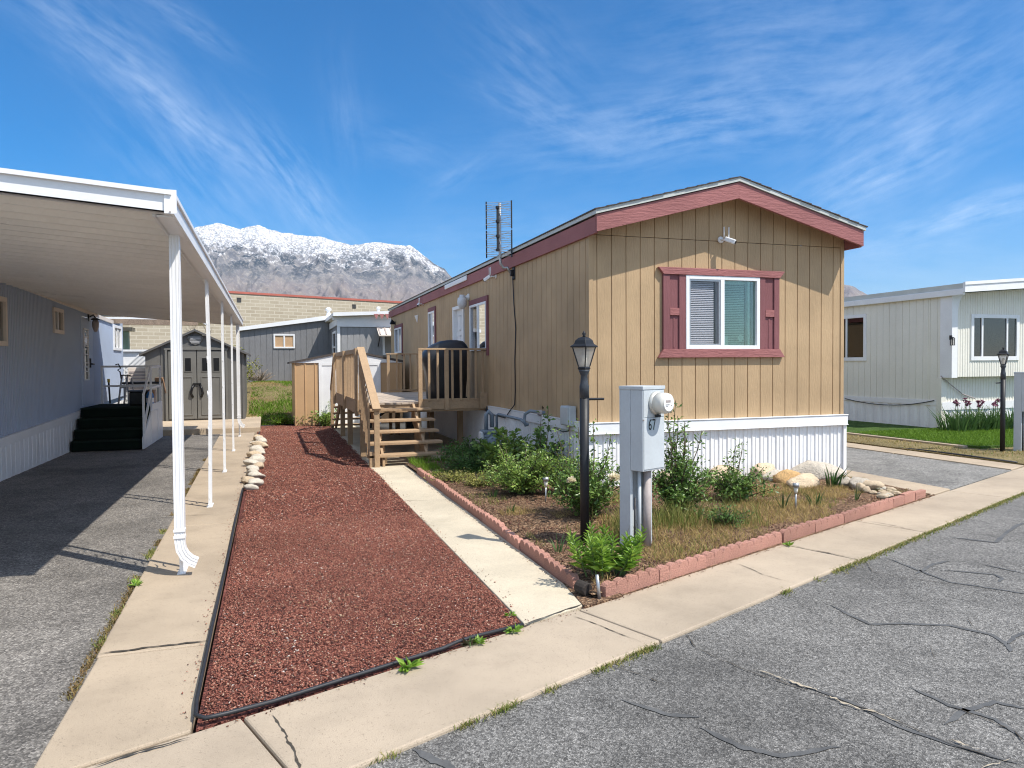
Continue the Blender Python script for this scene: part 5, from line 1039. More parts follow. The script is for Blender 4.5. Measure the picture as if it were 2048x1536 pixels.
# ------------------------------------------------------------------ ivory home on the right
wh = thing('ivory_mobile_home', 'ivory ribbed mobile home with a wide front window on the right lawn', 'mobile home', (16, 14, 0)); WX, WY = 14.79, 13.05; I = M['whitehouse']
swin = (15.34, 16.7, 1.72, 2.83)
mb = MB(); wall_strip(mb, groove_prof(WY, 27, .20, .012, .010), lambda u, d, z: (WX + d, u, z), .70, 3.2, [swin]); mb.build('side_wall', I, wh, fix=False)
mb = MB(); mb.quad((WX, 27, 0), (22, 27, 0), (22, 27, 3.3), (WX, 27, 3.3)); mb.quad((22, WY, 0), (22, 27, 0), (22, 27, 3.3), (22, WY, 3.3)); mb.build('rear_wall', I, wh)
zr_ = lambda x: 3.16 + .075 * max(0, x - WX)
fwin = (15.42, 16.83, 1.70, 2.66); FYY = WY - .26
mb = MB(); wall_strip(mb, rib_prof(WX + .16, 20, .075, [(0, 0), (.4, 0), (.5, .008), (.9, .008)]), lambda u, d, z: (u, FYY - d, z), 1.27, zr_, [fwin]); mb.quad((WX + .16, FYY, 1.27), (20, FYY, 1.27), (20, WY, 1.27), (WX + .16, WY, 1.27)); mb.build('front_bay', I, wh, fix=False)
mb = MB(); wall_strip(mb, rib_prof(WX, 20, .085, [(0, 0), (.4, 0), (.5, .010), (.9, .010)]), lambda u, d, z: (u, WY - d, z), .60, 1.35); mb.build('front_wall', I, wh, fix=False)
mb = MB(); mb.box(WX - .01, WX + .16, FYY - .03, WY + .02, 1.25, 3.20); pts = [(WX + .161, 3.19)] + [(WX + .161 + .30 * (1 - math.cos(R(g))), 2.70 + .49 * math.sin(R(g))) for g in range(90, -1, -10)]
mb.prism(pts, 'y', FYY - .03, FYY - .012); mb.build('corner_trim', M['white'], wh)
mb = MB(); mb.box(WX - .02, WX + .12, WY - .03, WY + .10, .10, 1.249); mb.box(WX - .012, WX - .0005, WY + .35, WY + .40, .7, 3.15); mb.build('corner_trim', M['whitehouse'], wh)
mb = MB(); mb.prism([(WX - .1, zr_(WX - .1) + .0), (20, zr_(20)), (20, zr_(20) + .24), (WX - .1, zr_(WX) + .22)], 'y', 12.36, 12.42); mb.prism([(WX - .12, zr_(WX) + .16), (20, zr_(20) + .18), (20, zr_(20) + .25), (WX - .12, zr_(WX) + .23)], 'y', 12.34, 12.359); mb.build('fascia', M['white'], wh)
mb = MB(); mb.box(WX - .10, WX - .02, 12.42, 27, 3.11, 3.25); mb.build('eave_gutter', M['white'], wh, bevel=.01); mb = MB(); mb.box(WX - .06, WX + .1, 12.42, 27, 3.2501, 3.37); mb.prism([(WX, 3.20), (20, zr_(20) + .04), (20, zr_(20) + .1), (WX, 3.30)], 'y', 12.421, 27); mb.build('roof', M['drip'], wh)
def big_window(parts_, name, rect, ax, pos, sgn, muls):
    t = .035; a0, a1, z0, z1 = rect; mb = MB(); bx_ = lambda a, b, za, zb, d0, d1: (mb.box(a, b, pos + min(sgn * d0, sgn * d1), pos + max(sgn * d0, sgn * d1), za, zb) if ax == 'x' else mb.box(pos + min(sgn * d0, sgn * d1), pos + max(sgn * d0, sgn * d1), a, b, za, zb))
    for q in ((a0 - .05, a0 + t, z0 - .06, z1 + .05), (a1 - t, a1 + .05, z0 - .06, z1 + .05), (a0 + t, a1 - t, z0 - .06, z0 + t), (a0 + t, a1 - t, z1 - t, z1 + .05)): bx_(*q, -.03, .03)
    for m_ in muls: bx_(m_ - .025, m_ + .025, z0 + t, z1 - t, -.02, .025)
    f = mb.build('window', M['white'], parts_, bevel=.005); mb = MB(); bx_ = lambda a, b, za, zb, d0, d1: (mb.box(a, b, pos + min(sgn * d0, sgn * d1), pos + max(sgn * d0, sgn * d1), za, zb) if ax == 'x' else mb.box(pos + min(sgn * d0, sgn * d1), pos + max(sgn * d0, sgn * d1), a, b, za, zb))
    ed = [a0 + t] + list(muls) + [a1 - t]
    for i, (a, b) in enumerate(zip(ed, ed[1:])):
        mb.v, mb.f = [], []; bx_(a + (.026 if i else .001), b - (.026 if i < len(ed) - 2 else .001), z0 + t + .001, z1 - t - .001, -.005, .0); mb.build('pane', M['glassF'], f)
    mb.v, mb.f = [], []; bx_(a0 - .1, a1 + .1, z0 - .1, z1 + .1, -.5, -.49); mb.build('jamb', M['dark'], f); return f
M['glassF'] = glass('front_window_glass', (.30, .42, .42), 1.3)
big_window(wh, 'front', fwin, 'x', FYY, -1, (15.72, 16.50)); big_window(wh, 'side', swin, 'y', WX, -1, (15.98,))
mb = MB(); mb.box(WX + .0, 20, WY - .04, WY - .012, .50, .68); mb.box(WX - .03, WX - .0, WY + .1, 27, .60, .72); mb.build('skirting_trim', M['white'], wh); mb = MB(); wall_strip(mb, rib_prof(WY + .1, 27, .28, [(0, 0), (.2, .02), (.6, .02), (.8, 0)]), lambda u, d, z: (WX - d, u, z), .0, .66); wall_strip(mb, rib_prof(WX, 20, .28, [(0, 0), (.2, .02), (.6, .02), (.8, 0)]), lambda u, d, z: (u, WY - d, z), .0, .6); mb.build('skirting', M['skirt'], wh, fix=False)
mb = MB(); wl = thing('wall_lantern', 'small black box lantern on the ivory wall left of the wide window', 'wall lamp', (15.05, FYY, 2.2)); p = at(1905, 682, y=FYY - .08)
MB().lathe([(.03, .06), (.055, .06), (.025, .09), (0, .095)], 4, p, None, R(45)).build('cap', M['black'], wl); mb = MB(); [mb.box(p.x + a - .006, p.x + a + .006, p.y + b - .006, p.y + b + .006, p.z - .09, p.z + .06) for a in (-.03, .03) for b in (-.03, .03)]; mb.box(p.x - .036, p.x + .036, p.y - .036, p.y + .036, p.z - .10, p.z - .09); mb.build('cage', M['black'], wl); MB().box(p.x - .022, p.x + .022, p.y - .022, p.y + .022, p.z - .089, p.z + .055).build('glass', M['lampglass'], wl); MB().box(p.x - .015, p.x + .015, p.y + .02, FYY - .0085, p.z + .03, p.z + .13).build('bracket', M['black'], wl)
tag(MB().tube([at(1690 + 178 * k / 16, 797 + 4 * k / 16 + 44 * (k / 16) * (1 - k / 16), x=WX - .05) for k in range(17)], .010, 6).build('wall_cable', M['rubber'], None, True), 'dark cable drooping along the ivory skirting', 'cable')
tag(MB().tube([at(1882, 752, y=WY - .06), at(1900, 768, y=WY - .06), at(1925, 788, y=WY - .06), at(1950, 797, y=WY - .06)], .012, 6).build('wall_cable', M['conduit'], None, True), 'thin cable slanting down below the front bay of the ivory home', 'cable')
# ------------------------------------------------------------------ buildings behind
bw = thing('block_building', 'long pale concrete block building with red coping below the mountain', 'building', (-1.89, 48, 0), R(22.7)); T = ROOTM[bw.name]
xf(MB().box(-60, 55, 0, 12, 0, 6.12), T).build('wall', M['block'], bw); xf(MB().box(-60, 55, -.05, 12.05, 6.121, 6.25), T).build('coping', M['coping'], bw)
for px, py in ((478, 600), (708, 613)):
    p = at(px, py, y=48); d = ray(px, py); n = Vector((math.sin(R(22.7)), -math.cos(R(22.7)), 0)); s_ = (Vector((-1.89, 48, 0)) - Vector((0, 0, CAMH))).dot(n) / d.dot(n); q = T.inverted() @ (Vector((0, 0, CAMH)) + d * s_); f = xf(MB().box(q.x - .13, q.x + .13, -.03, -.001, q.z - .13, q.z + .13), T).build('vent', M['dark'], bw)
    mb = MB(); mb.box(q.x - .15, q.x + .15, -.04, -.0305, q.z + .11, q.z + .14); xf(mb, T).build('vent_cap', M['rubber'], f)
gh = thing('grey_mobile_home', 'dark grey mobile home with white roof edge standing above the back lawn', 'mobile home', (1, 31, 0)); GY, GY2, GX = 31.0, 27.4, 2.42
z_r = lambda x: 3.05 + .140 * (x + 1.06)
gw = [(.20, 1.02, 2.36, 2.93)]
mb = MB(); wall_strip(mb, groove_prof(-1.06, GX, .22, .02, .012), lambda u, d, z: (u, GY + d, z), .5, z_r, gw); mb.quad((-1.06, GY, .5), (-1.06, 40, .5), (-1.06, 40, 2.4), (-1.06, GY, 3.05)); mb.build('wall', M['greyside'], gh, fix=False)
mb = MB(); mb.prism([(-1.2, z_r(-1.2)), (GX, z_r(GX)), (GX, z_r(GX) + .17), (-1.2, z_r(-1.2) + .14)], 'y', GY - .15, GY - .05); mb.prism([(-1.2, z_r(-1.2) + .06), (GX, z_r(GX) + .1), (GX, z_r(GX) + .15), (-1.2, z_r(-1.2) + .12)], 'y', GY - .049, 42); mb.build('roof_edge', M['white'], gh)
mb = MB(); wall_strip(mb, groove_prof(GX, 6.5, .22, .02, .012), lambda u, d, z: (u, GY2 + d, z), .3, 3.1); mb.build('extension_wall', M['greylight'], gh, fix=False)
sw = (28.2, 29.6, 1.75, 2.95); mb = MB(); wall_strip(mb, groove_prof(GY2, GY, .22, .02, .012), lambda u, d, z: (GX + d, u, z), .3, 3.2, [sw]); mb.build('extension_side', M['greyside'], gh, fix=False)
mb = MB(); mb.box(GX - .05, 6.5, GY2 - .05, GY2 - .01, 3.06, 3.30); mb.box(GX - .04, GX + .06, GY2 - .03, GY2 + .05, .3, 3.06); mb.box(GX - .05, GX - .005, GY2, GY - .16, 3.12, 3.36); mb.build('fascia', M['white'], gh); mb = MB(); mb.prism([(GX - .2, 3.42), (6.5, 3.62), (6.5, 3.72), (GX - .2, 3.55)], 'y', GY2 - .35, 42); mb.box(GX - .2, 6.5, GY2 - .02, GY2 + .1, 3.301, 3.45); mb.build('roof', M['white'], gh)
def framed(rect, ax, pos, mat_f, mat_p, mul=None, t=.06):
    a0, a1, z0, z1 = rect; mb = MB(); B_ = lambda a, b, za, zb, d: mb.box(a, b, pos - d, pos + .02, za, zb) if ax == 'x' else mb.box(pos - d, pos + .02, a, b, za, zb)
    for q in ((a0, a0 + t, z0, z1), (a1 - t, a1, z0, z1), (a0 + t, a1 - t, z0, z0 + t), (a0 + t, a1 - t, z1 - t, z1)): B_(*q, .04)
    if mul is not None:
        if mul[0] == 'v': B_(mul[1] - .03, mul[1] + .03, z0 + t, z1 - t, .035)
        else: B_(a0 + t, a1 - t, mul[1] - .03, mul[1] + .03, .035)
    f = mb.build('window', mat_f, gh); mb = MB(); B_ = lambda a, b, za, zb, d: mb.box(a, b, pos - d, pos + .02, za, zb) if ax == 'x' else mb.box(pos - d, pos + .02, a, b, za, zb)
    B_(a0 + t, a1 - t, z0 + t, z1 - t, .005); mb.build('pane', mat_p, f); return f
framed(gw[0], 'x', GY, M['white'], M['plywood'], ('v', .61)); framed(sw, 'y', GX, M['white'], M['handle'], ('h', 2.35), .09)
framed((4.02, 6.2, 2.02, 2.95), 'x', GY2, M['white'], M['interior'], None, .08)
mb = MB(); mb.add([(3.80, GY2 - .02, 3.02), (6.4, GY2 - .02, 3.02), (6.4, GY2 - .62, 2.70), (3.80, GY2 - .62, 2.70), (3.80, GY2 - .02, 3.06), (6.4, GY2 - .02, 3.06), (6.4, GY2 - .62, 2.74), (3.80, GY2 - .62, 2.74)], [(0, 1, 2, 3), (4, 5, 6, 7), (0, 4, 7, 3), (3, 7, 6, 2), (1, 5, 6, 2)]); aw = mb.build('awning', M['cream'], gh); mb = MB()
for i in range(12): x = 3.86 + i * .22; mb.bar((x, GY2 - .03, 3.075), (x, GY2 - .62, 2.755), .05, .02)
mb.build('awning_rib', M['white'], aw) if False else mb.build('awning_seam', M['conduit'], aw); mb = MB(); mb.bar((3.85, GY2 - .03, 2.35), (3.85, GY2 - .6, 2.72), .03, .03); mb.build('awning_stay', M['black'], aw)
for px, py, s_ in ((657, 632, .72), (757, 625, .5)):
    p = at(px, py, y=32); v = MB().lathe([(.34 * s_, 0), (.14 * s_, .28 * s_), (.10 * s_, .45 * s_), (.10 * s_, .55 * s_), (.17 * s_, .56 * s_), (.17 * s_, .68 * s_), (.08 * s_, .75 * s_), (0, .75 * s_)], 14, (p.x, 32, p.z - .25 * s_)).build('roof_vent', M['white'], gh, True)
bf = paint('red_bunting', (.38, .16, .15), .8, .1)
for i in range(3):
    p = at(753 + 11 * i, 631, y=GY2 - .4); tag(MB().prism([(p.x - .09, p.z + .06), (p.x + .09, p.z + .06), (p.x, p.z - .14)], 'y', GY2 - .365, GY2 - .358).build('pennant', bf), 'small red pennant hanging from the roof edge of the dark grey home', 'pennant', 'pennants on the grey home')
# tan metal shed
ts = thing('metal_shed', 'tan metal shed with white double doors and low gable roof beyond the deck', 'shed', (2, 21, 0)); TY = 20.6; g0 = .02
A_ = lambda px, py: at(px, py, y=TY); xl, xr, xp = A_(588, 730).x, 3.56, A_(700, 700).x; ze_, zp_ = A_(588, 724).z, A_(700, 702).z
zt_ = lambda x: ze_ - .02 + (zp_ - ze_) * (1 - abs(x - xp) / (xp - xl)); d0, d1 = A_(641, 730).x, A_(757, 730).x
for q0, q1 in ((xl, d0), (d1, xr)):
    mb = MB(); wall_strip(mb, rib_prof(q0, q1, .26, [(0, 0), (.05, .02), (.12, .02), (.17, 0)]), lambda u, d, z: (u, TY - d, z), g0, lambda x: min(zt_(x), ze_ - .03)); mb.build('front_panel', M['shedtan'], ts, fix=False)
mb = MB(); mb.quad((xl, TY, g0), (xl, TY + 2.2, g0), (xl, TY + 2.2, ze_), (xl, TY, ze_)); mb.quad((xr, TY, g0), (xr, TY + 2.2, g0), (xr, TY + 2.2, ze_), (xr, TY, ze_)); mb.build('wall', M['shedtan'], ts, fix=False)
mb = MB(); mb.prism([(xl - .06, ze_ - .029), (xr + .02, ze_ - .029), (xp, zp_ - .03)], 'y', TY - .03, TY + .01); mb.build('gable_panel', M['white'], ts)
mb = MB()
for a, b in ((xl - .12, xp), (xp, xr + .06)): mb.prism([(a, zt_(a) + .0), (b, zt_(b) + .0), (b, zt_(b) + .05), (a, zt_(a) + .05)], 'y', TY - .06, TY + 2.3)
mb.build('roof', M['shingle'], ts)
mb = MB(); mb.box(d0, (d0 + d1) / 2 - .004, TY - .02, TY + .01, g0, ze_ - .09); a = mb.build('door', M['white'], ts); mb = MB(); mb.box((d0 + d1) / 2 + .004, d1, TY - .02, TY + .01, g0, ze_ - .09); mb.build('door', M['white'], ts)
mb = MB(); mb.box(d0 - .05, d0 + .03, TY - .035, TY - .021, g0, ze_ - .03); mb.box(d1 - .03, d1 + .05, TY - .035, TY - .021, g0, ze_ - .03); mb.box(d0 + .0301, d1 - .0301, TY - .035, TY - .021, ze_ - .10, ze_ - .03); mb.build('door_frame', M['white'], ts); MB().box((d0 + d1) / 2 - .08, (d0 + d1) / 2 - .05, TY - .04, TY - .0205, .9, 1.1).build('handle', M['rubber'], a)
# items under the deck
gb = thing('bicycle_trailer', 'dark low frame stored under the deck', 'frame', (2.4, 17.6, 0)); mb = MB(); mb.bar((2.3, 17.9, .25), (2.9, 18.3, .6), .05, .05); mb.bar((2.3, 17.9, .12), (2.35, 17.95, .5), .06, .06); mb.build('frame', M['rubber'], gb); MB().lathe([(0, 0), (.14, 0), (.14, .3), (0, .3)], 12, (3.3, 17.9, .0)).build('bucket', M['rubber'], gb)
# ------------------------------------------------------------------ scalloped edging blocks
def edging_block(n=5, pitch=.118, h=.105, th=.055, flat=False):
    L = n * pitch; top = []
    if flat: top = [(L, h), (0, h)]
    else:
        for i in reversed(range(n)):
            for k in range(9):
                g = math.pi * k / 8; top.append((i * pitch + pitch / 2 + pitch / 2 * math.cos(g), h - .046 + .046 * math.sin(g) ** .8))
    mb = MB().prism([(0, -.03), (L, -.03)] + top, 'y', 0, th); o = mb.build('edging_block', M['pinkblock'], None, bevel=.004); return o, L
eb, EL = edging_block(); ebf, EF = edging_block(2, .15, .10, .06, True)
def place_row(p, q, lab, grp, first, last_flat=0):
    p, q = Vector(p), Vector(q); d = (q - p); n = int(d.length / (EL + .008)); an_ = math.atan2(d.y, d.x); d.normalize(); rr_ = random.Random(int(p.x * 100)); pos = 0
    for i in range(n + last_flat):
        flat = last_flat and i >= n - 1; src = ebf if flat else eb
        o = src if (first and i == 0 and not flat) else src.copy()
        if o is not src: C.objects.link(o)
        c = p + d * pos; o.location = (c.x + rr_.uniform(-.006, .006), c.y + rr_.uniform(-.006, .006), rr_.uniform(-.012, .006)); o.rotation_euler = (rr_.uniform(-.04, .04), rr_.uniform(-.015, .015), an_ + rr_.uniform(-.012, .012)); pos += (EF if flat else EL) + rr_.uniform(.002, .012)
        tag(o, lab if not flat else 'plain flat topped pink edging block at the right end of the street row', 'edging block', grp if not flat else 'flat edging blocks')
place_row((2.06, 10.75, 0), (2.03, 4.72, 0), 'pink scalloped edging block in the row along the concrete footpath', 'edging blocks along the footpath', True)
place_row((2.16, line_y(2.16) + .02, 0), (7.2, line_y(7.2) + .03, 0), 'pink scalloped edging block in the row along the street pavement', 'edging blocks along the pavement', False, 2)
bpy.data.objects.remove(ebf)
# corner stump and stake
sm = thing('wood_stump', 'charred round log end at the corner between the two edging rows', 'log', (2.06, 4.58, 0)); xf(MB().lathe([(0, 0), (.042, 0), (.048, .01), (.046, .09), (0, .095)], 14), Matrix.Translation((2.06, 4.60, .055)) @ Matrix.Rotation(R(22), 4, 'Z') @ Matrix.Rotation(R(-85), 4, 'X')).build('log', M['stump'], sm)
tag(MB().tube([(2.115, 4.53, 0), (2.105, 4.55, .17)], .013, 8).build('metal_stake', M['galv'], None, True), 'short grey metal stake beside the charred log at the bed corner', 'stake')
# ------------------------------------------------------------------ boulders and cobbles
bl = [('large pale boulder hidden behind the tall rose by the skirting', 1340, 965, .16, 'rock', (1, .8, .8)), ('flat faced tan boulder half behind the tall rose', 1432, 962, .12, 'rock', (1.2, .8, .7)), ('tall pale boulder against the white skirting right of the tall rose', 1450, 950, .17, 'rock', (1.1, .8, .9)), ('white rounded boulder left of the small rose', 1468, 965, .10, 'quartz', (1.2, .9, .8)),
      ('pale boulder rising behind the small rose', 1528, 952, .17, 'rock', (1.2, .8, .75)), ('small pale rock right behind the small rose', 1548, 958, .13, 'quartz', (1.1, .8, .8)), ('ochre coloured boulder in the middle of the skirting row', 1577, 962, .16, 'rock3', (1.2, .8, .8)), ('smooth tan boulder lying in front of the ochre one', 1607, 968, .17, 'rock', (1.5, .8, .62)), ('long grey flat boulder leaning on the skirting near the corner', 1632, 952, .24, 'rock2', (1.6, .8, .6)),
      ('grey rough boulder right of the house corner', 1690, 968, .14, 'rock2', (1.3, .9, .65)), ('pale angular boulder beside the driveway strip', 1716, 972, .17, 'rock2', (1.3, .9, .7)), ('pale pointed stone at the end of the boulder row', 1745, 975, .14, 'rock', (1.2, .9, .7)), ('small tan stone below the end of the boulder row', 1722, 979, .10, 'rock', (1, .9, .8)), ('little round buff stone near the cobbles', 1733, 982, .075, 'rock', (1, .9, .8))]
for i, (lab, px, py, r_, m_, sq) in enumerate(bl):
    p = at(px, py, z=.1); o = rock(1, 20 + i, sq).build('boulder', M[m_], None, True); o.scale = (r_ * (1.12 if i < 9 else .80),) * 3; y = min(p.y, YF - .08 - r_ * sq[1]) if p.x < XR + .0 else p.y; s_ = y / p.y; o.location = (p.x * s_, y, .09 + r_ * sq[2] * .35); o.rotation_euler = (0, 0, .3 * math.sin(i * 2.1)); tag(o, lab, 'boulder', 'boulders along the white skirting')
for i in range(34):
    rr_ = random.Random(200 + i); px = 1740 + rr_.uniform(0, 72); py = 975 + (px - 1740) * .27 + rr_.uniform(-4, 14); p = at(px, py, z=.08); p.y = max(p.y, line_y(p.x) + .16); k = i % 4; src = protos[k]; o = src.copy(); C.objects.link(o); o.parent = None
    if k % 2: o.data = protos[2].data
    s_ = rr_.uniform(.03, .06); o.scale = (s_ * 1.3, s_, s_ * .8); o.location = (p.x, p.y, .085 + s_ * .3); o.rotation_euler = (0, 0, rr_.uniform(0, 6)); tag(o, 'small cobble in the heap at the right end of the garden bed', 'cobble', 'cobbles at the garden corner')
# solar stake lights
def solar(label, px, py):
    p = at(px, py, z=.09); r = thing('solar_light', label, 'garden light', (p.x, p.y, .06), 0, 'solar stake lights')
    MB().tube([(p.x, p.y, .03), (p.x + .004, p.y, .24)], .009, 8).build('stake', M['galv'], r, True); MB().lathe([(.012, 0), (.02, .03), (.024, .07), (0, .07)], 12, (p.x + .004, p.y, .235)).build('diffuser', M['frost'], r, True); MB().lathe([(0, 0), (.034, 0), (.034, .04), (0, .042)], 14, (p.x + .004, p.y, .3055)).build('cap', M['galv'], r, True)
solar('chrome solar stake light in front of the big rose bushes', 1091, 1000); solar('chrome solar stake light in the open soil right of the small rose', 1591, 1015)
# ------------------------------------------------------------------ vegetation
def leaf_arrays(pos, dirv, size, wr=.5, fold=.25, rng=RNG):
    """rhombic folded leaves, one island each"""
    n = len(pos); dirv = dirv / np.linalg.norm(dirv, axis=1, keepdims=True); up = rng.normal(size=(n, 3)) * .5 + np.array([0, 0, 1.])
    sd = np.cross(dirv, up); sd /= np.linalg.norm(sd, axis=1, keepdims=True) + 1e-9; nm = np.cross(sd, dirv); s = size[:, None]
    v = np.stack([pos, pos + dirv * s * .48 + sd * s * wr * .5 + nm * s * fold * .3, pos + dirv * s - nm * s * .12, pos + dirv * s * .48 - sd * s * wr * .5 + nm * s * fold * .3], 1).reshape(-1, 3)
    b = np.arange(n)[:, None] * 4; f = np.concatenate([b + np.array([0, 1, 2]), b + np.array([0, 2, 3])], 1).reshape(-1, 3); return v, f
def blade_arrays(pos, h, lean, w, rng=RNG, curve=1.):
    """grass blades: two segments, bending along lean (N,2)"""
    n = len(pos); a = rng.uniform(0, 6.283, n); sd = np.stack([np.cos(a), np.sin(a), a * 0], 1) * (w / 2)[:, None]; l3 = np.concatenate([lean, np.zeros((n, 1))], 1); H = np.zeros((n, 3)); H[:, 2] = h
    m = pos + H * .55 + l3 * .35; t = pos + H * 1.0 + l3 * curve; v = np.stack([pos - sd, pos + sd, m - sd * .75, m + sd * .75, t], 1).reshape(-1, 3)
    b = np.arange(n)[:, None] * 5; f = np.concatenate([b + np.array([0, 1, 3]), b + np.array([0, 3, 2]), b + np.array([2, 3, 4])], 1).reshape(-1, 3); return v, f
def canes(n, h, spread, seed, arch=.4, zmin=.35):
    rng = np.random.default_rng(seed); out = []
    for i in range(n):
        a = rng.uniform(0, 6.283); r = spread * math.sqrt(rng.uniform(0, 1)); hh = h * rng.uniform(zmin, 1.) * (1 - .35 * (r / spread) ** 2); p = []
        b0 = np.array([rng.normal(0, .03), rng.normal(0, .03), 0])
        for k in range(9):
            t = k / 8; p.append(b0 + np.array([math.cos(a) * r * t ** 1.1, math.sin(a) * r * t ** 1.1, hh * (t - arch * t * t * .35) / (1 - arch * .35)]) + rng.normal(0, .008, 3) * t)
        out.append(np.array(p))
    return out
def bush(name, label, cat, loc, h, spread, nc, nl, ls, mat, seed, flowers=(), stemmat='stem', tall=(), wr=.55, low=.1, arch=.4, extra=None):
    nl = int(nl * 1.25); spread *= 1.1; h *= 1.08; ls *= 1.08
    r = thing(name, label, cat); rng = np.random.default_rng(seed); cs = canes(nc, h, spread, seed, arch)
    for (dx, dy, hh) in tall: cs.append(np.array([[dx * t + .02 * math.sin(t * 7 + dx * 30), dy * t, hh * t] for t in np.linspace(0, 1, 9)]))
    mb = MB()
    for c in cs: mb.tube([tuple(p) for p in c], [.007 * (1 - .75 * i / 8) + .0015 for i in range(9)], 4, False)
    mb.build('stem', M[stemmat], r, fix=False); P = []; D = []
    for ci, c in enumerate(cs):
        tl = ci >= len(cs) - len(tall); m = int(nl / len(cs) * (1.0 if not tl else 1.15)); t = rng.uniform(low, 1, m) ** (.8); i = np.minimum((t * 8).astype(int), 7); f = (t * 8 - i)[:, None]; p = c[i] * (1 - f) + c[i + 1] * f
        off = rng.normal(0, 1, (m, 3)); off /= np.linalg.norm(off, axis=1, keepdims=True); off[:, 2] *= .6; q = rng.uniform(.01, .075 if not tl else .062, (m, 1)); P.append(p + off * q); D.append(off + np.array([0, 0, .25]) + rng.normal(0, .35, (m, 3)))
    P = np.concatenate(P); D = np.concatenate(D); P[:, 2] = np.maximum(P[:, 2], .015); v, f = leaf_arrays(P, D, rng.uniform(.55, 1.25, len(P)) * ls, wr, rng=rng); npmesh('foliage', v, f, M[mat], r)
    if extra:
        k = rng.choice(len(P), extra[1]); hi = P[k]; v, f = leaf_arrays(hi + rng.normal(0, .03, hi.shape) + np.array([0, 0, .03]), rng.normal(0, 1, hi.shape) + np.array([0, 0, .8]), rng.uniform(.6, 1.1, len(k)) * ls, wr, rng=rng); npmesh('young_foliage', v, f, M[extra[0]], r)
    for (fx, fy, fz, fr) in flowers:
        n = 46; th = rng.uniform(0, 6.283, n); ph = np.arccos(rng.uniform(-.5, 1, n)); d = np.stack([np.sin(ph) * np.cos(th), np.sin(ph) * np.sin(th), np.cos(ph)], 1); v, f = leaf_arrays(np.array([fx, fy, fz]) + d * fr * .35, d + np.array([0, -.3, .5]), np.full(n, fr), .95, .4, rng=rng); npmesh('flower', v, f, M['petal'], r)
    r.location = loc; return r
bush('rose_bush', 'rounded glossy rose bush behind the chrome solar light near the gas meter', 'bush', (2.86, 8.25, BED - .01), .62, .52, 60, 5200, .036, 'rose2', 11, extra=('roseold', 220))
bush('hydrangea_bush', 'bright broad leaved bush beside the gas meter', 'bush', (3.18, 9.9, BED - .01), .62, .40, 30, 800, .085, 'rose2', 12, wr=.7, low=.4)
bush('rose_bush', 'dark leafy rose at the white skirting behind the rounded rose', 'bush', (3.45, 9.2, BED - .01), .72, .34, 26, 700, .07, 'rose', 13, wr=.65, low=.35, tall=((.12, 0, .95), (.02, .1, .85)), extra=('roseold', 60))
bush('rose_bush', 'olive green rose bush against the skirting left of the lantern post', 'bush', (3.32, 8.05, BED - .01), .52, .36, 40, 1500, .036, 'rose2', 14, extra=('roseold', 260), tall=((.1, .1, .85), (-.1, 0, .8)))
bush('rose_bush', 'dark rose bush with cream blooms between the lantern post and the meter pedestal', 'bush', (3.02, 6.72, BED - .01), .74, .40, 55, 3600, .040, 'rose', 15, flowers=((.09, -.40, .44, .055), (-.30, -.28, .42, .04)), tall=((.12, .1, .92), (-.05, .1, .9), (.3, .1, .8)), extra=('rose2', 500))
bush('rose_bush', 'tall upright rose bush with long shoots right of the meter pedestal', 'bush', (3.90, 6.50, BED - .01), .70, .32, 55, 3600, .040, 'rose', 16, tall=((.0, .05, 1.16), (-.12, 0, .95), (.14, .05, .95), (.28, .0, .85), (.05, .1, 1.0), (-.06, .05, 1.02), (.18, .1, .78), (-.24, .02, .70), (.1, 0, .88)), extra=('roseold', 200))
bush('rose_bush', 'small dark rose bush in the middle of the right bed', 'bush', (4.92, 6.95, BED - .01), .44, .38, 34, 2000, .042, 'rose', 17, tall=((.06, 0, .66), (.0, .05, .58), (-.14, 0, .5)), extra=('roseold', 60))
bush('low_shrub', 'small grey green shrub at the foot of the tall rose', 'shrub', (4.10, 5.98, BED - .01), .22, .22, 26, 800, .026, 'herb', 18)
bush('herb_patch', 'dark leafy clump in the shade between the stairs and the gas meter', 'plant', (3.05, 11.1, BED - .02), .40, .55, 60, 3000, .05, 'herb', 19)
bush('herb_patch', 'dark weedy clump in front of the gas meter', 'plant', (2.75, 10.2, BED - .02), .28, .42, 50, 2200, .045, 'herb', 20)
bush('sedum_clump', 'yellow green low clump left of the rounded rose', 'plant', (2.55, 9.0, BED - .02), .15, .26, 40, 1000, .03, 'yellowleaf', 21)
bush('sedum_clump', 'pale flowering ground cover near the middle of the footpath edging', 'plant', (2.35, 9.6, BED - .02), .13, .30, 40, 1000, .03, 'yellowleaf', 22)
bush('shed_shrub', 'leafy green shrub at the left foot of the tan metal shed', 'shrub', (.98, 20.9, .0), .45, .40, 40, 1000, .07, 'rose2', 23, tall=((.05, 0, .9), (.2, 0, .8)))
bush('shed_shrub', 'leafy green shrub at the white doors of the tan metal shed', 'shrub', (1.45, 20.4, .0), .50, .35, 36, 900, .07, 'rose2', 24, tall=((.15, 0, .75),))
bush('shed_shrub', 'low green weeds at the grass edge left of the tan metal shed', 'shrub', (.35, 21.2, .02), .32, .35, 30, 600, .06, 'lawn', 25)
bush('rear_shrub', 'yellow green shrub showing over the right roof of the grey shed', 'shrub', (-1.0, 26.5, back_z(0, 26.5)), 1.6, .8, 40, 1100, .09, 'yellowleaf', 26)
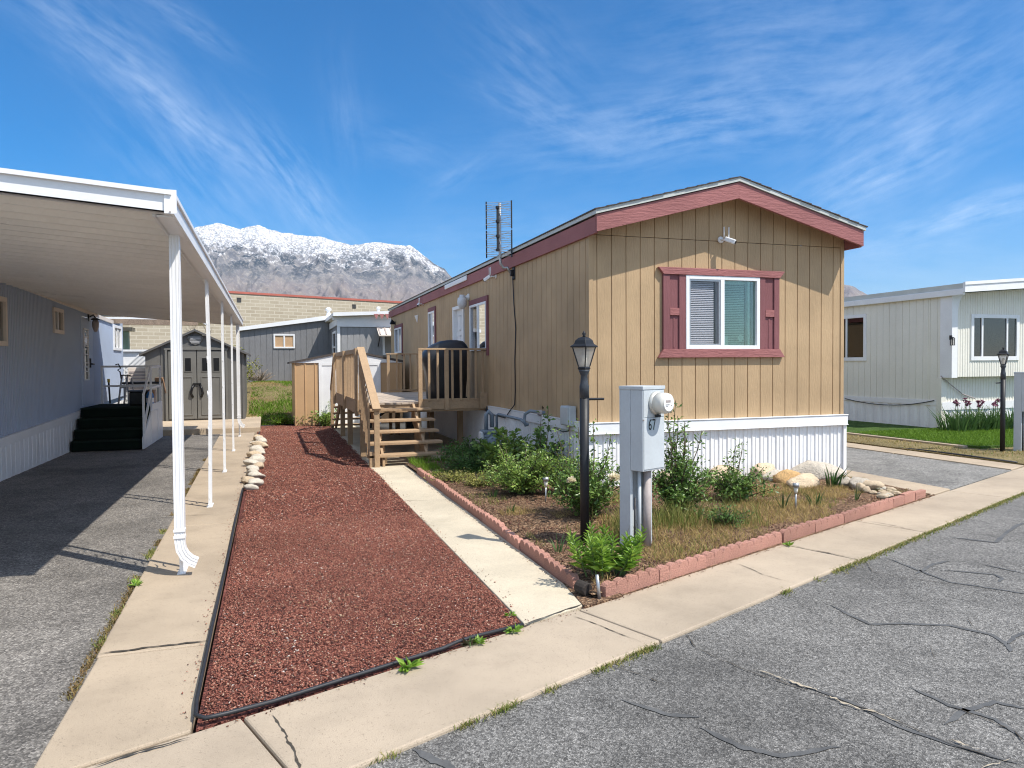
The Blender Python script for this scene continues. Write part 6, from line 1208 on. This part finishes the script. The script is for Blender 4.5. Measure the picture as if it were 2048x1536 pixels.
def bare_bush(label, loc, h, sp, n, seed):
    r = thing('bare_bush', label, 'bush'); mb = MB(); rr_ = random.Random(seed)
    for c in canes(n, h, sp, seed, .6):
        mb.tube([tuple(p) for p in c], .012, 4, False)
        for k in (4, 6): q = Vector(c[k]); mb.tube([q, q + Vector((rr_.uniform(-.15, .15), rr_.uniform(-.1, .1), rr_.uniform(.05, .2)))], .006, 3, False)
    mb.build('twig_mass', M['twig'], r, fix=False); MB().lathe([(0, 0), (.05, 0), (.03, .12), (0, .12)], 8).build('stump', M['twig'], r); r.location = loc
bare_bush('round pale leafless bush at the top of the back lawn', (-.35, 30.3, back_z(0, 30.3) - .05), .62, .55, 70, 5)
def bare_tree(label, x, y, z0, h, seed):
    r = thing('bare_tree', label, 'tree'); rr_ = random.Random(seed); mb = MB(); tr = MB().tube([(0, 0, 0), (.03, 0, h * .5), (0, .02, h * .7)], [.05, .035, .02], 6).build('trunk', M['twig'], r)
    def grow(p, d, l, w, n):
        q = p + d * l; mb.tube([p, (p + q) / 2 + Vector((rr_.uniform(-.03, .03), 0, .02)), q], [w, w * .8, w * .6], 4, False)
        if n:
            for k in range(3): grow(q if k else (p + q) / 2, (d + Vector((rr_.uniform(-.8, .8), rr_.uniform(-.6, .6), rr_.uniform(-.1, .5)))).normalized(), l * .62, w * .6, n - 1)
    for k in range(3): grow(Vector((0, 0, h * (.5 + .08 * k))), Vector((rr_.uniform(-.5, .5), 0, 1)).normalized(), h * .2, .018, 3)
    mb.build('crown', M['twig'], r, fix=False); r.location = (x, y, z0)
p = at(402, 665, y=26); bare_tree('leafless sapling showing over the grey shed roof beside the second post', p.x, 26, .6, p.z - .3, 3)
p = at(372, 680, y=25.5); bare_tree('thin leafless sapling left of the grey shed ridge', p.x, 25.5, .5, p.z - .4, 8)
# lily clump at the street corner of the bed
def lily(label, loc, seed, n=13, h=.36, sp=.2):
    r = thing('lily_clump', label, 'plant'); rng = np.random.default_rng(seed); mb = MB(); P = []; D = []; S_ = []
    for i in range(n):
        a = rng.uniform(0, 6.283); q = sp * math.sqrt(rng.uniform()); hh = h * rng.uniform(.55, 1.05); b = Vector((math.cos(a) * q * .6, math.sin(a) * q * .6, 0)); t = Vector((math.cos(a) * q * 1.15, math.sin(a) * q * 1.15, hh)); mb.tube([b, (b + t) / 2 + Vector((0, 0, .02)), t], [.006, .005, .003], 5, False)
        for k in range(34):
            f = .15 + .85 * k / 33; g = k * 2.4; p = np.array(b.lerp(t, f)); P.append(p); D.append([math.cos(g), math.sin(g), .35 + .9 * f * f]); S_.append(.12 * (1.0 - .45 * f) * rng.uniform(.8, 1.15))
    mb.build('stem', M['greenstem'], r, fix=False); v, f = leaf_arrays(np.array(P), np.array(D), np.array(S_), .22, .3, rng=rng); npmesh('foliage', v, f, M['lily'], r); r.location = loc
lily('bright green lily clump at the street corner of the garden bed', (2.30, 4.86, BED - .01), 31, 22, .31, .26)
def iris(label, loc, n, h, seed, mat='irisdk', sp=.06, flowers=0, grp=None, w=.022):
    r = thing('iris_clump', label, 'plant', (0, 0, 0), 0, grp); rng = np.random.default_rng(seed); a = rng.uniform(0, 6.283, n); q = rng.uniform(0, sp, n); pos = np.stack([np.cos(a) * q, np.sin(a) * q, a * 0], 1); hh = h * rng.uniform(.55, 1.05, n); ln = np.stack([np.cos(a), np.sin(a)], 1) * (hh * rng.uniform(.1, .75, n))[:, None]
    v, f = blade_arrays(pos, hh * rng.uniform(.75, 1, n), ln, np.full(n, w) * rng.uniform(.7, 1.2, n), rng); npmesh('foliage', v, f, M[mat], r)
    if flowers:
        mb = MB(); P = []
        for i in range(flowers):
            x, y = rng.uniform(-sp, sp), rng.uniform(-sp, sp) * .6; z = h * rng.uniform(.95, 1.2); mb.tube([(x * .9, y, 0), (x, y, z)], .007, 4, False); P.append((x, y, z))
        mb.build('stem', M['greenstem'], r, fix=False)
        for p in P: 
            m = 12; d = rng.normal(0, 1, (m, 3)); v, f = leaf_arrays(np.tile(np.array(p), (m, 1)), d, np.full(m, .075), .7, .4, rng=rng); npmesh('flower', v, f, M['purple'], r)
    r.location = loc
def gp(px, py, z=.085): p = at(px, py, z=z); return (p.x, p.y, z - .015)
iris('dark sword leaved iris clump at the right end of the white skirting', gp(1666, 972), 16, .34, 41, w=.03, sp=.07)
iris('dark iris clump in the open right bed below the solar light', gp(1632, 1007), 10, .22, 42, w=.022)
iris('few upright iris blades near the right end boulders', gp(1712, 998), 5, .22, 43, w=.02, sp=.03)
iris('thin iris blades right beside the small rose', gp(1566, 1015), 5, .24, 44, w=.016, sp=.03)
iris('grey green iris tuft in the soil below the rounded rose', gp(1022, 1022), 12, .16, 45, 'iris', w=.013)
iris('grey green iris tuft near the footpath edging left of the rounded rose', gp(985, 993), 14, .16, 46, 'iris', w=.012)
iris('small iris tuft left of the lantern post foot', gp(1115, 1100), 11, .16, 47, 'iris', w=.012)
for i, (px, py, lab) in enumerate(((1915, 848, 'leftmost big iris clump in front of the ivory home'), (1950, 846, 'second big iris clump in front of the ivory home'), (1985, 842, 'third big iris clump with mauve blooms behind the far lantern post'), (2025, 842, 'big iris clump with mauve blooms behind the right edge pedestal'))):
    p = at(px, py, y=12.45); iris(lab, (p.x, 12.45, .06), 130, .60, 50 + i, 'iris', .34, 4 if i else 3, 'irises in front of the ivory home', .035)
# weeds along the mulch bed edge
def weed(label, px, py, s, seed, mat='lily', z=.0):
    r = thing('weed', label, 'weed', (0, 0, 0), 0, 'weeds at the mulch bed edge'); rng = np.random.default_rng(seed); n = 26; a = rng.uniform(0, 6.283, n); d = np.stack([np.cos(a), np.sin(a), rng.uniform(.15, 1.4, n)], 1); v, f = leaf_arrays(np.stack([np.cos(a) * .01, np.sin(a) * .01, a * 0 + .005], 1), d, rng.uniform(.6, 1.15, n) * s, .35, .3, rng=rng); npmesh('foliage', v, f, M[mat], r); p = at(px, py, z=z); MB().lathe([(0, 0), (.006, 0), (.004, .02), (0, .02)], 6).build('root_crown', M['greenstem'], r); r.location = (p.x, p.y, z)
weed('leafy green weed in the middle of the front mulch edging', 817, 1338, .075, 61); weed('small green weed at the front mulch edging right of the larger one', 958, 1288, .05, 62); weed('purplish weed on the front mulch edging', 940, 1292, .055, 63, 'roseold'); weed('green weed at the corner where mulch edging meets the footpath', 1028, 1265, .055, 64); weed('small weed between the mulch and the footpath end', 1020, 1233, .035, 65)
weed('green weed at the pavement crack by the edging blocks', 1578, 1092, .05, 66); weed('green weed beside the left concrete strip near the first post', 272, 1172, .06, 67)
# ------------------------------------------------------------------ grass and mulch
def scatter(n, x0, x1, y0, y1, ok=None, rng=RNG):
    x = rng.uniform(x0, x1, n); y = rng.uniform(y0, y1, n)
    if ok is not None: k = ok(x, y); x, y = x[k], y[k]
    return x, y
def grass(name, x, y, z, h, w, mat, label, cat='grass', lean=.5, rng=RNG):
    n = len(x); hh = h * rng.uniform(.4, 1.15, n); a = rng.uniform(0, 6.283, n); l = np.stack([np.cos(a), np.sin(a)], 1) * (hh * lean * rng.uniform(.2, 1.5, n))[:, None]; v, f = blade_arrays(np.stack([x, y, z], 1), hh, l, np.full(n, w) * rng.uniform(.7, 1.3, n), rng); return stuff(npmesh(name, v, f, M[mat]), label, cat)
x, y = scatter(42000, 12.25, 20, 9.97, 13.0); grass('lawn_grass', x, y, x * 0 + .065, .055, .010, 'lawn', 'short green lawn grass in front of the ivory home', lean=.6)
x, y = scatter(26000, 11.06, 22, 6.5, 20, lambda x, y: (y > line_y(x) + .1) & ((x < 12.1) | (y < 9.95))); k = fbm(x * 1.3, y * 1.3, 4, 2) > .44; grass('verge_grass', x[k], y[k], x[k] * 0 + .028, .05, .009, 'drygrass', 'dry grass of the verge beside the right driveway', lean=1.)
x, y = scatter(9000, 11.06, 22, 6.5, 20, lambda x, y: (y > line_y(x) + .1) & ((x < 12.1) | (y < 9.95))); k = fbm(x * 1.1 + 5, y * 1.1, 4, 6) > .55; grass('verge_weeds', x[k], y[k], x[k] * 0 + .028, .06, .011, 'mixgrass', 'green weeds among the dry verge grass', lean=.9)
def bedz(x, y): return BED - .012 + 0 * x
inbed = lambda x, y: (y > line_y(x) + .12) & (y < np.where(x < 3.83, 11.6, 8.42)) & (x > 2.14)
x, y = scatter(60000, 2.14, 7.3, 4.6, 8.4, inbed); d = (y - line_y(x)); k = (fbm(x * 1.6, y * 1.6, 4, 12) + .28 * np.exp(-((x - 3.7) / 1.0) ** 2 - ((d - .55) / .5) ** 2) - .15 * (d > 1.5)) > .53; grass('dry_bed_grass', x[k], y[k], bedz(x[k], y[k]), .055, .0045, 'drygrass', 'dry straw coloured grass in the garden bed', lean=1.1)
x, y = scatter(16000, 2.14, 7.3, 4.6, 8.4, inbed); k = (fbm(x * 1.9 + 7, y * 1.9, 4, 22) + .15 * np.exp(-((x - 5.8) / 1.) ** 2)) > .60; grass('green_bed_grass', x[k], y[k], bedz(x[k], y[k]), .06, .005, 'mixgrass', 'thin green grass patches in the garden bed', lean=.8)
x = np.concatenate([RNG.normal(3.65, .16, 500), RNG.normal(3.2, .14, 260), RNG.normal(2.95, .1, 160), RNG.normal(4.3, .2, 150)]); y = np.concatenate([RNG.normal(6.15, .16, 500), RNG.normal(6.15, .14, 260), RNG.normal(5.75, .12, 160), RNG.normal(6.1, .2, 150)]); grass('tall_bed_grass', x, y, bedz(x, y), .24, .006, 'mixgrass', 'tall loose grass around the foot of the roses', lean=.5)
x, y = scatter(3500, 2.12, 2.75, 9.9, 11.7); k = fbm(x * 3, y * 3, 3, 4) + .12 * (x < 2.4) > .5; grass('stair_foot_grass', x[k], y[k], bedz(x[k], y[k]) - .03, .13, .008, 'lawn', 'green grass at the foot of the deck stairs', lean=.6)
x, y = scatter(26000, -.6, 3.6, 21.3, 30.6); x2, y2 = x, y; z = np.array([back_z(0, q) for q in y]); k = (fbm(x * .9, y * .9, 4, 8) - .035 * (y - 25)) > .42; grass('back_lawn_grass', x[k], y[k], z[k] - .02, .10, .018, 'lawn', 'green grass of the rising back lawn', lean=.7); grass('back_dry_grass', x[~k], y[~k], z[~k] - .02, .07, .018, 'drygrass', 'dry patchy grass at the top of the back lawn', lean=1.)
# weeds in the joint between the pavement and the road, and along the left driveway
t = RNG.uniform(1.3, 16, 9000); dn = fbm(t * 1.1, t * 0 + 1.7, 4, 17) + np.clip((t - 2.6) * .08, 0, .30); k = dn > .52; t = t[k]; off = np.abs(RNG.normal(0, .035, len(t))); x = t + .10 * 0; y = road_y(t) - off + .01; grass('kerb_weeds', x, y, x * 0 - .02, .028, .006, 'mixgrass', 'weeds growing in the joint between pavement and road', lean=1.2)
v = np.concatenate([RNG.normal(c, s_, n) for c, s_, n in ((1.02, .05, 120), (1.30, .03, 50), (.83, .04, 70), (2.0, .05, 80), (.45, .04, 40))]); y = road_y(v) - np.abs(RNG.normal(0, .02, len(v))); grass('kerb_tufts', v, y, v * 0 - .02, .032, .005, 'mixgrass', 'sparse tufts at the near road edge of the pavement', lean=1.2)
y = RNG.uniform(3.4, 14, 5200); k = fbm(y * 1.8, y * 0 + .3, 4, 27) > .5; y = y[k]; x = -.93 - (np.maximum(y - 4, 0)) * .014 - np.abs(RNG.normal(0, .022, len(y))); grass('driveway_weeds', x, y, x * 0 - .012, .020, .007, 'deadweed', 'dry weeds along the edge of the left driveway', lean=1.3)
y = RNG.choice([4.8, 5.35, 6.15, 6.9, 7.05, 7.9, 9.9], 420) + RNG.normal(0, .05, 420); x = -.95 - (np.maximum(y - 4, 0)) * .014 + RNG.normal(0, .018, 420); grass('driveway_tufts', x, y, x * 0 - .012, .032, .008, 'mixgrass', 'green tufts along the edge of the left driveway', lean=1.)
def chips(name, x, y, z, L, mat, label, rng=RNG, lift=.006):
    n = len(x); a = rng.uniform(0, 6.283, n); e = rng.normal(0, .3, n); l = L * rng.uniform(.5, 1.5, n); A = np.stack([np.cos(a) * np.cos(e), np.sin(a) * np.cos(e), np.sin(e)], 1) * (l / 2)[:, None]; B = np.stack([-np.sin(a), np.cos(a), rng.normal(0, .35, n)], 1) * (l * rng.uniform(.18, .34, n))[:, None]; Cc = np.stack([rng.normal(0, .2, n), rng.normal(0, .2, n), np.ones(n)], 1) * (l * rng.uniform(.16, .34, n))[:, None]
    p = np.stack([x, y, z + rng.uniform(0, lift, n)], 1); v = np.stack([p + A, p - A * .9 + B, p - A * .6 - B, p + Cc], 1).reshape(-1, 3); b = np.arange(n)[:, None] * 4; f = np.concatenate([b + np.array(q) for q in ((0, 1, 3), (1, 2, 3), (2, 0, 3), (0, 2, 1))], 1).reshape(-1, 3); return stuff(npmesh(name, v, f, M[mat]), label, 'mulch')
okm = lambda x, y: (y > line_y(x) + .055) & (x < 1.46 + (y - 4) * .008)
x, y = scatter(120000, -.31, 1.6, 3.5, 8, okm); hz = (fbm(x * 2.5, y * 2.5, 3, 7) - .4) * .02; X1, Y1, Z1 = x, y, hz
x, y = scatter(90000, -.29, 1.6, 8, 21, okm); hz = (fbm(x * 2.5, y * 2.5, 3, 7) - .4) * .02
chips('rubber_mulch', X1, Y1, Z1, .0150, 'chips', 'red shredded rubber mulch near the street'); chips('far_rubber_mulch', x, y, hz, .023, 'chips', 'red shredded rubber mulch further along the bed', lift=.008)
x, y = scatter(30000, 2.13, 7.3, 4.6, 11.6, inbed); k = fbm(x * 1.2 + 3, y * 1.2, 4, 33) > .40; chips('bark_mulch', x[k], y[k], bedz(x[k], y[k]) + .004, .022, 'barkchips', 'brown bark chips on the garden bed')
cl = np.concatenate([RNG.normal((cx, cy), sd, (n, 2)) for cx, cy, sd, n in ((.35, 5.05, .14, 70), (.75, 4.5, .16, 60), (.2, 6.2, .25, 50), (.9, 5.6, .2, 40), (.1, 4.3, .15, 40), (.6, 7.4, .3, 40), (1.0, 6.6, .2, 30))]); x, y = cl[:, 0], cl[:, 1]; k = okm(x, y) & (x > -.3); chips('straw_litter', x[k], y[k], x[k] * 0 + .012, .017, 'litter', 'pale straw and flakes lying on the red mulch', lift=.008)
x, y = scatter(260, -.3, 1.5, 3.6, 18, okm); chips('pale_litter', x, y, x * 0 + .012, .016, 'litter', 'pale flakes scattered over the red mulch')
# loose chips spilled on the concrete beside the bed, bark and grit along the edging blocks
n = 520; y = RNG.uniform(3.6, 14, n); side = RNG.random(n) < .5; x = np.where(side, 1.49 + np.abs(RNG.normal(0, .05, n)), -.37 - np.abs(RNG.normal(0, .035, n))); k = (y > line_y(x) + .04); chips('spilled_mulch', x[k], y[k], x[k] * 0 + .009, .013, 'chips', 'loose red mulch spilled on the concrete edges', lift=.002)
t = RNG.uniform(-.3, 7.4, 900); y = line_y(t) - np.abs(RNG.normal(0, .03, 900)) - .005; chips('spilled_bark', t, y, t * 0 + .004, .011, 'barkchips', 'bark and grit along the back edge of the pavement', lift=.002)
y = RNG.uniform(4.7, 11.5, 420); x = 2.005 - np.abs(RNG.normal(0, .018, 420)); chips('path_grit', x, y, x * 0 + .009, .010, 'barkchips', 'bark crumbs along the footpath edge', lift=.002)
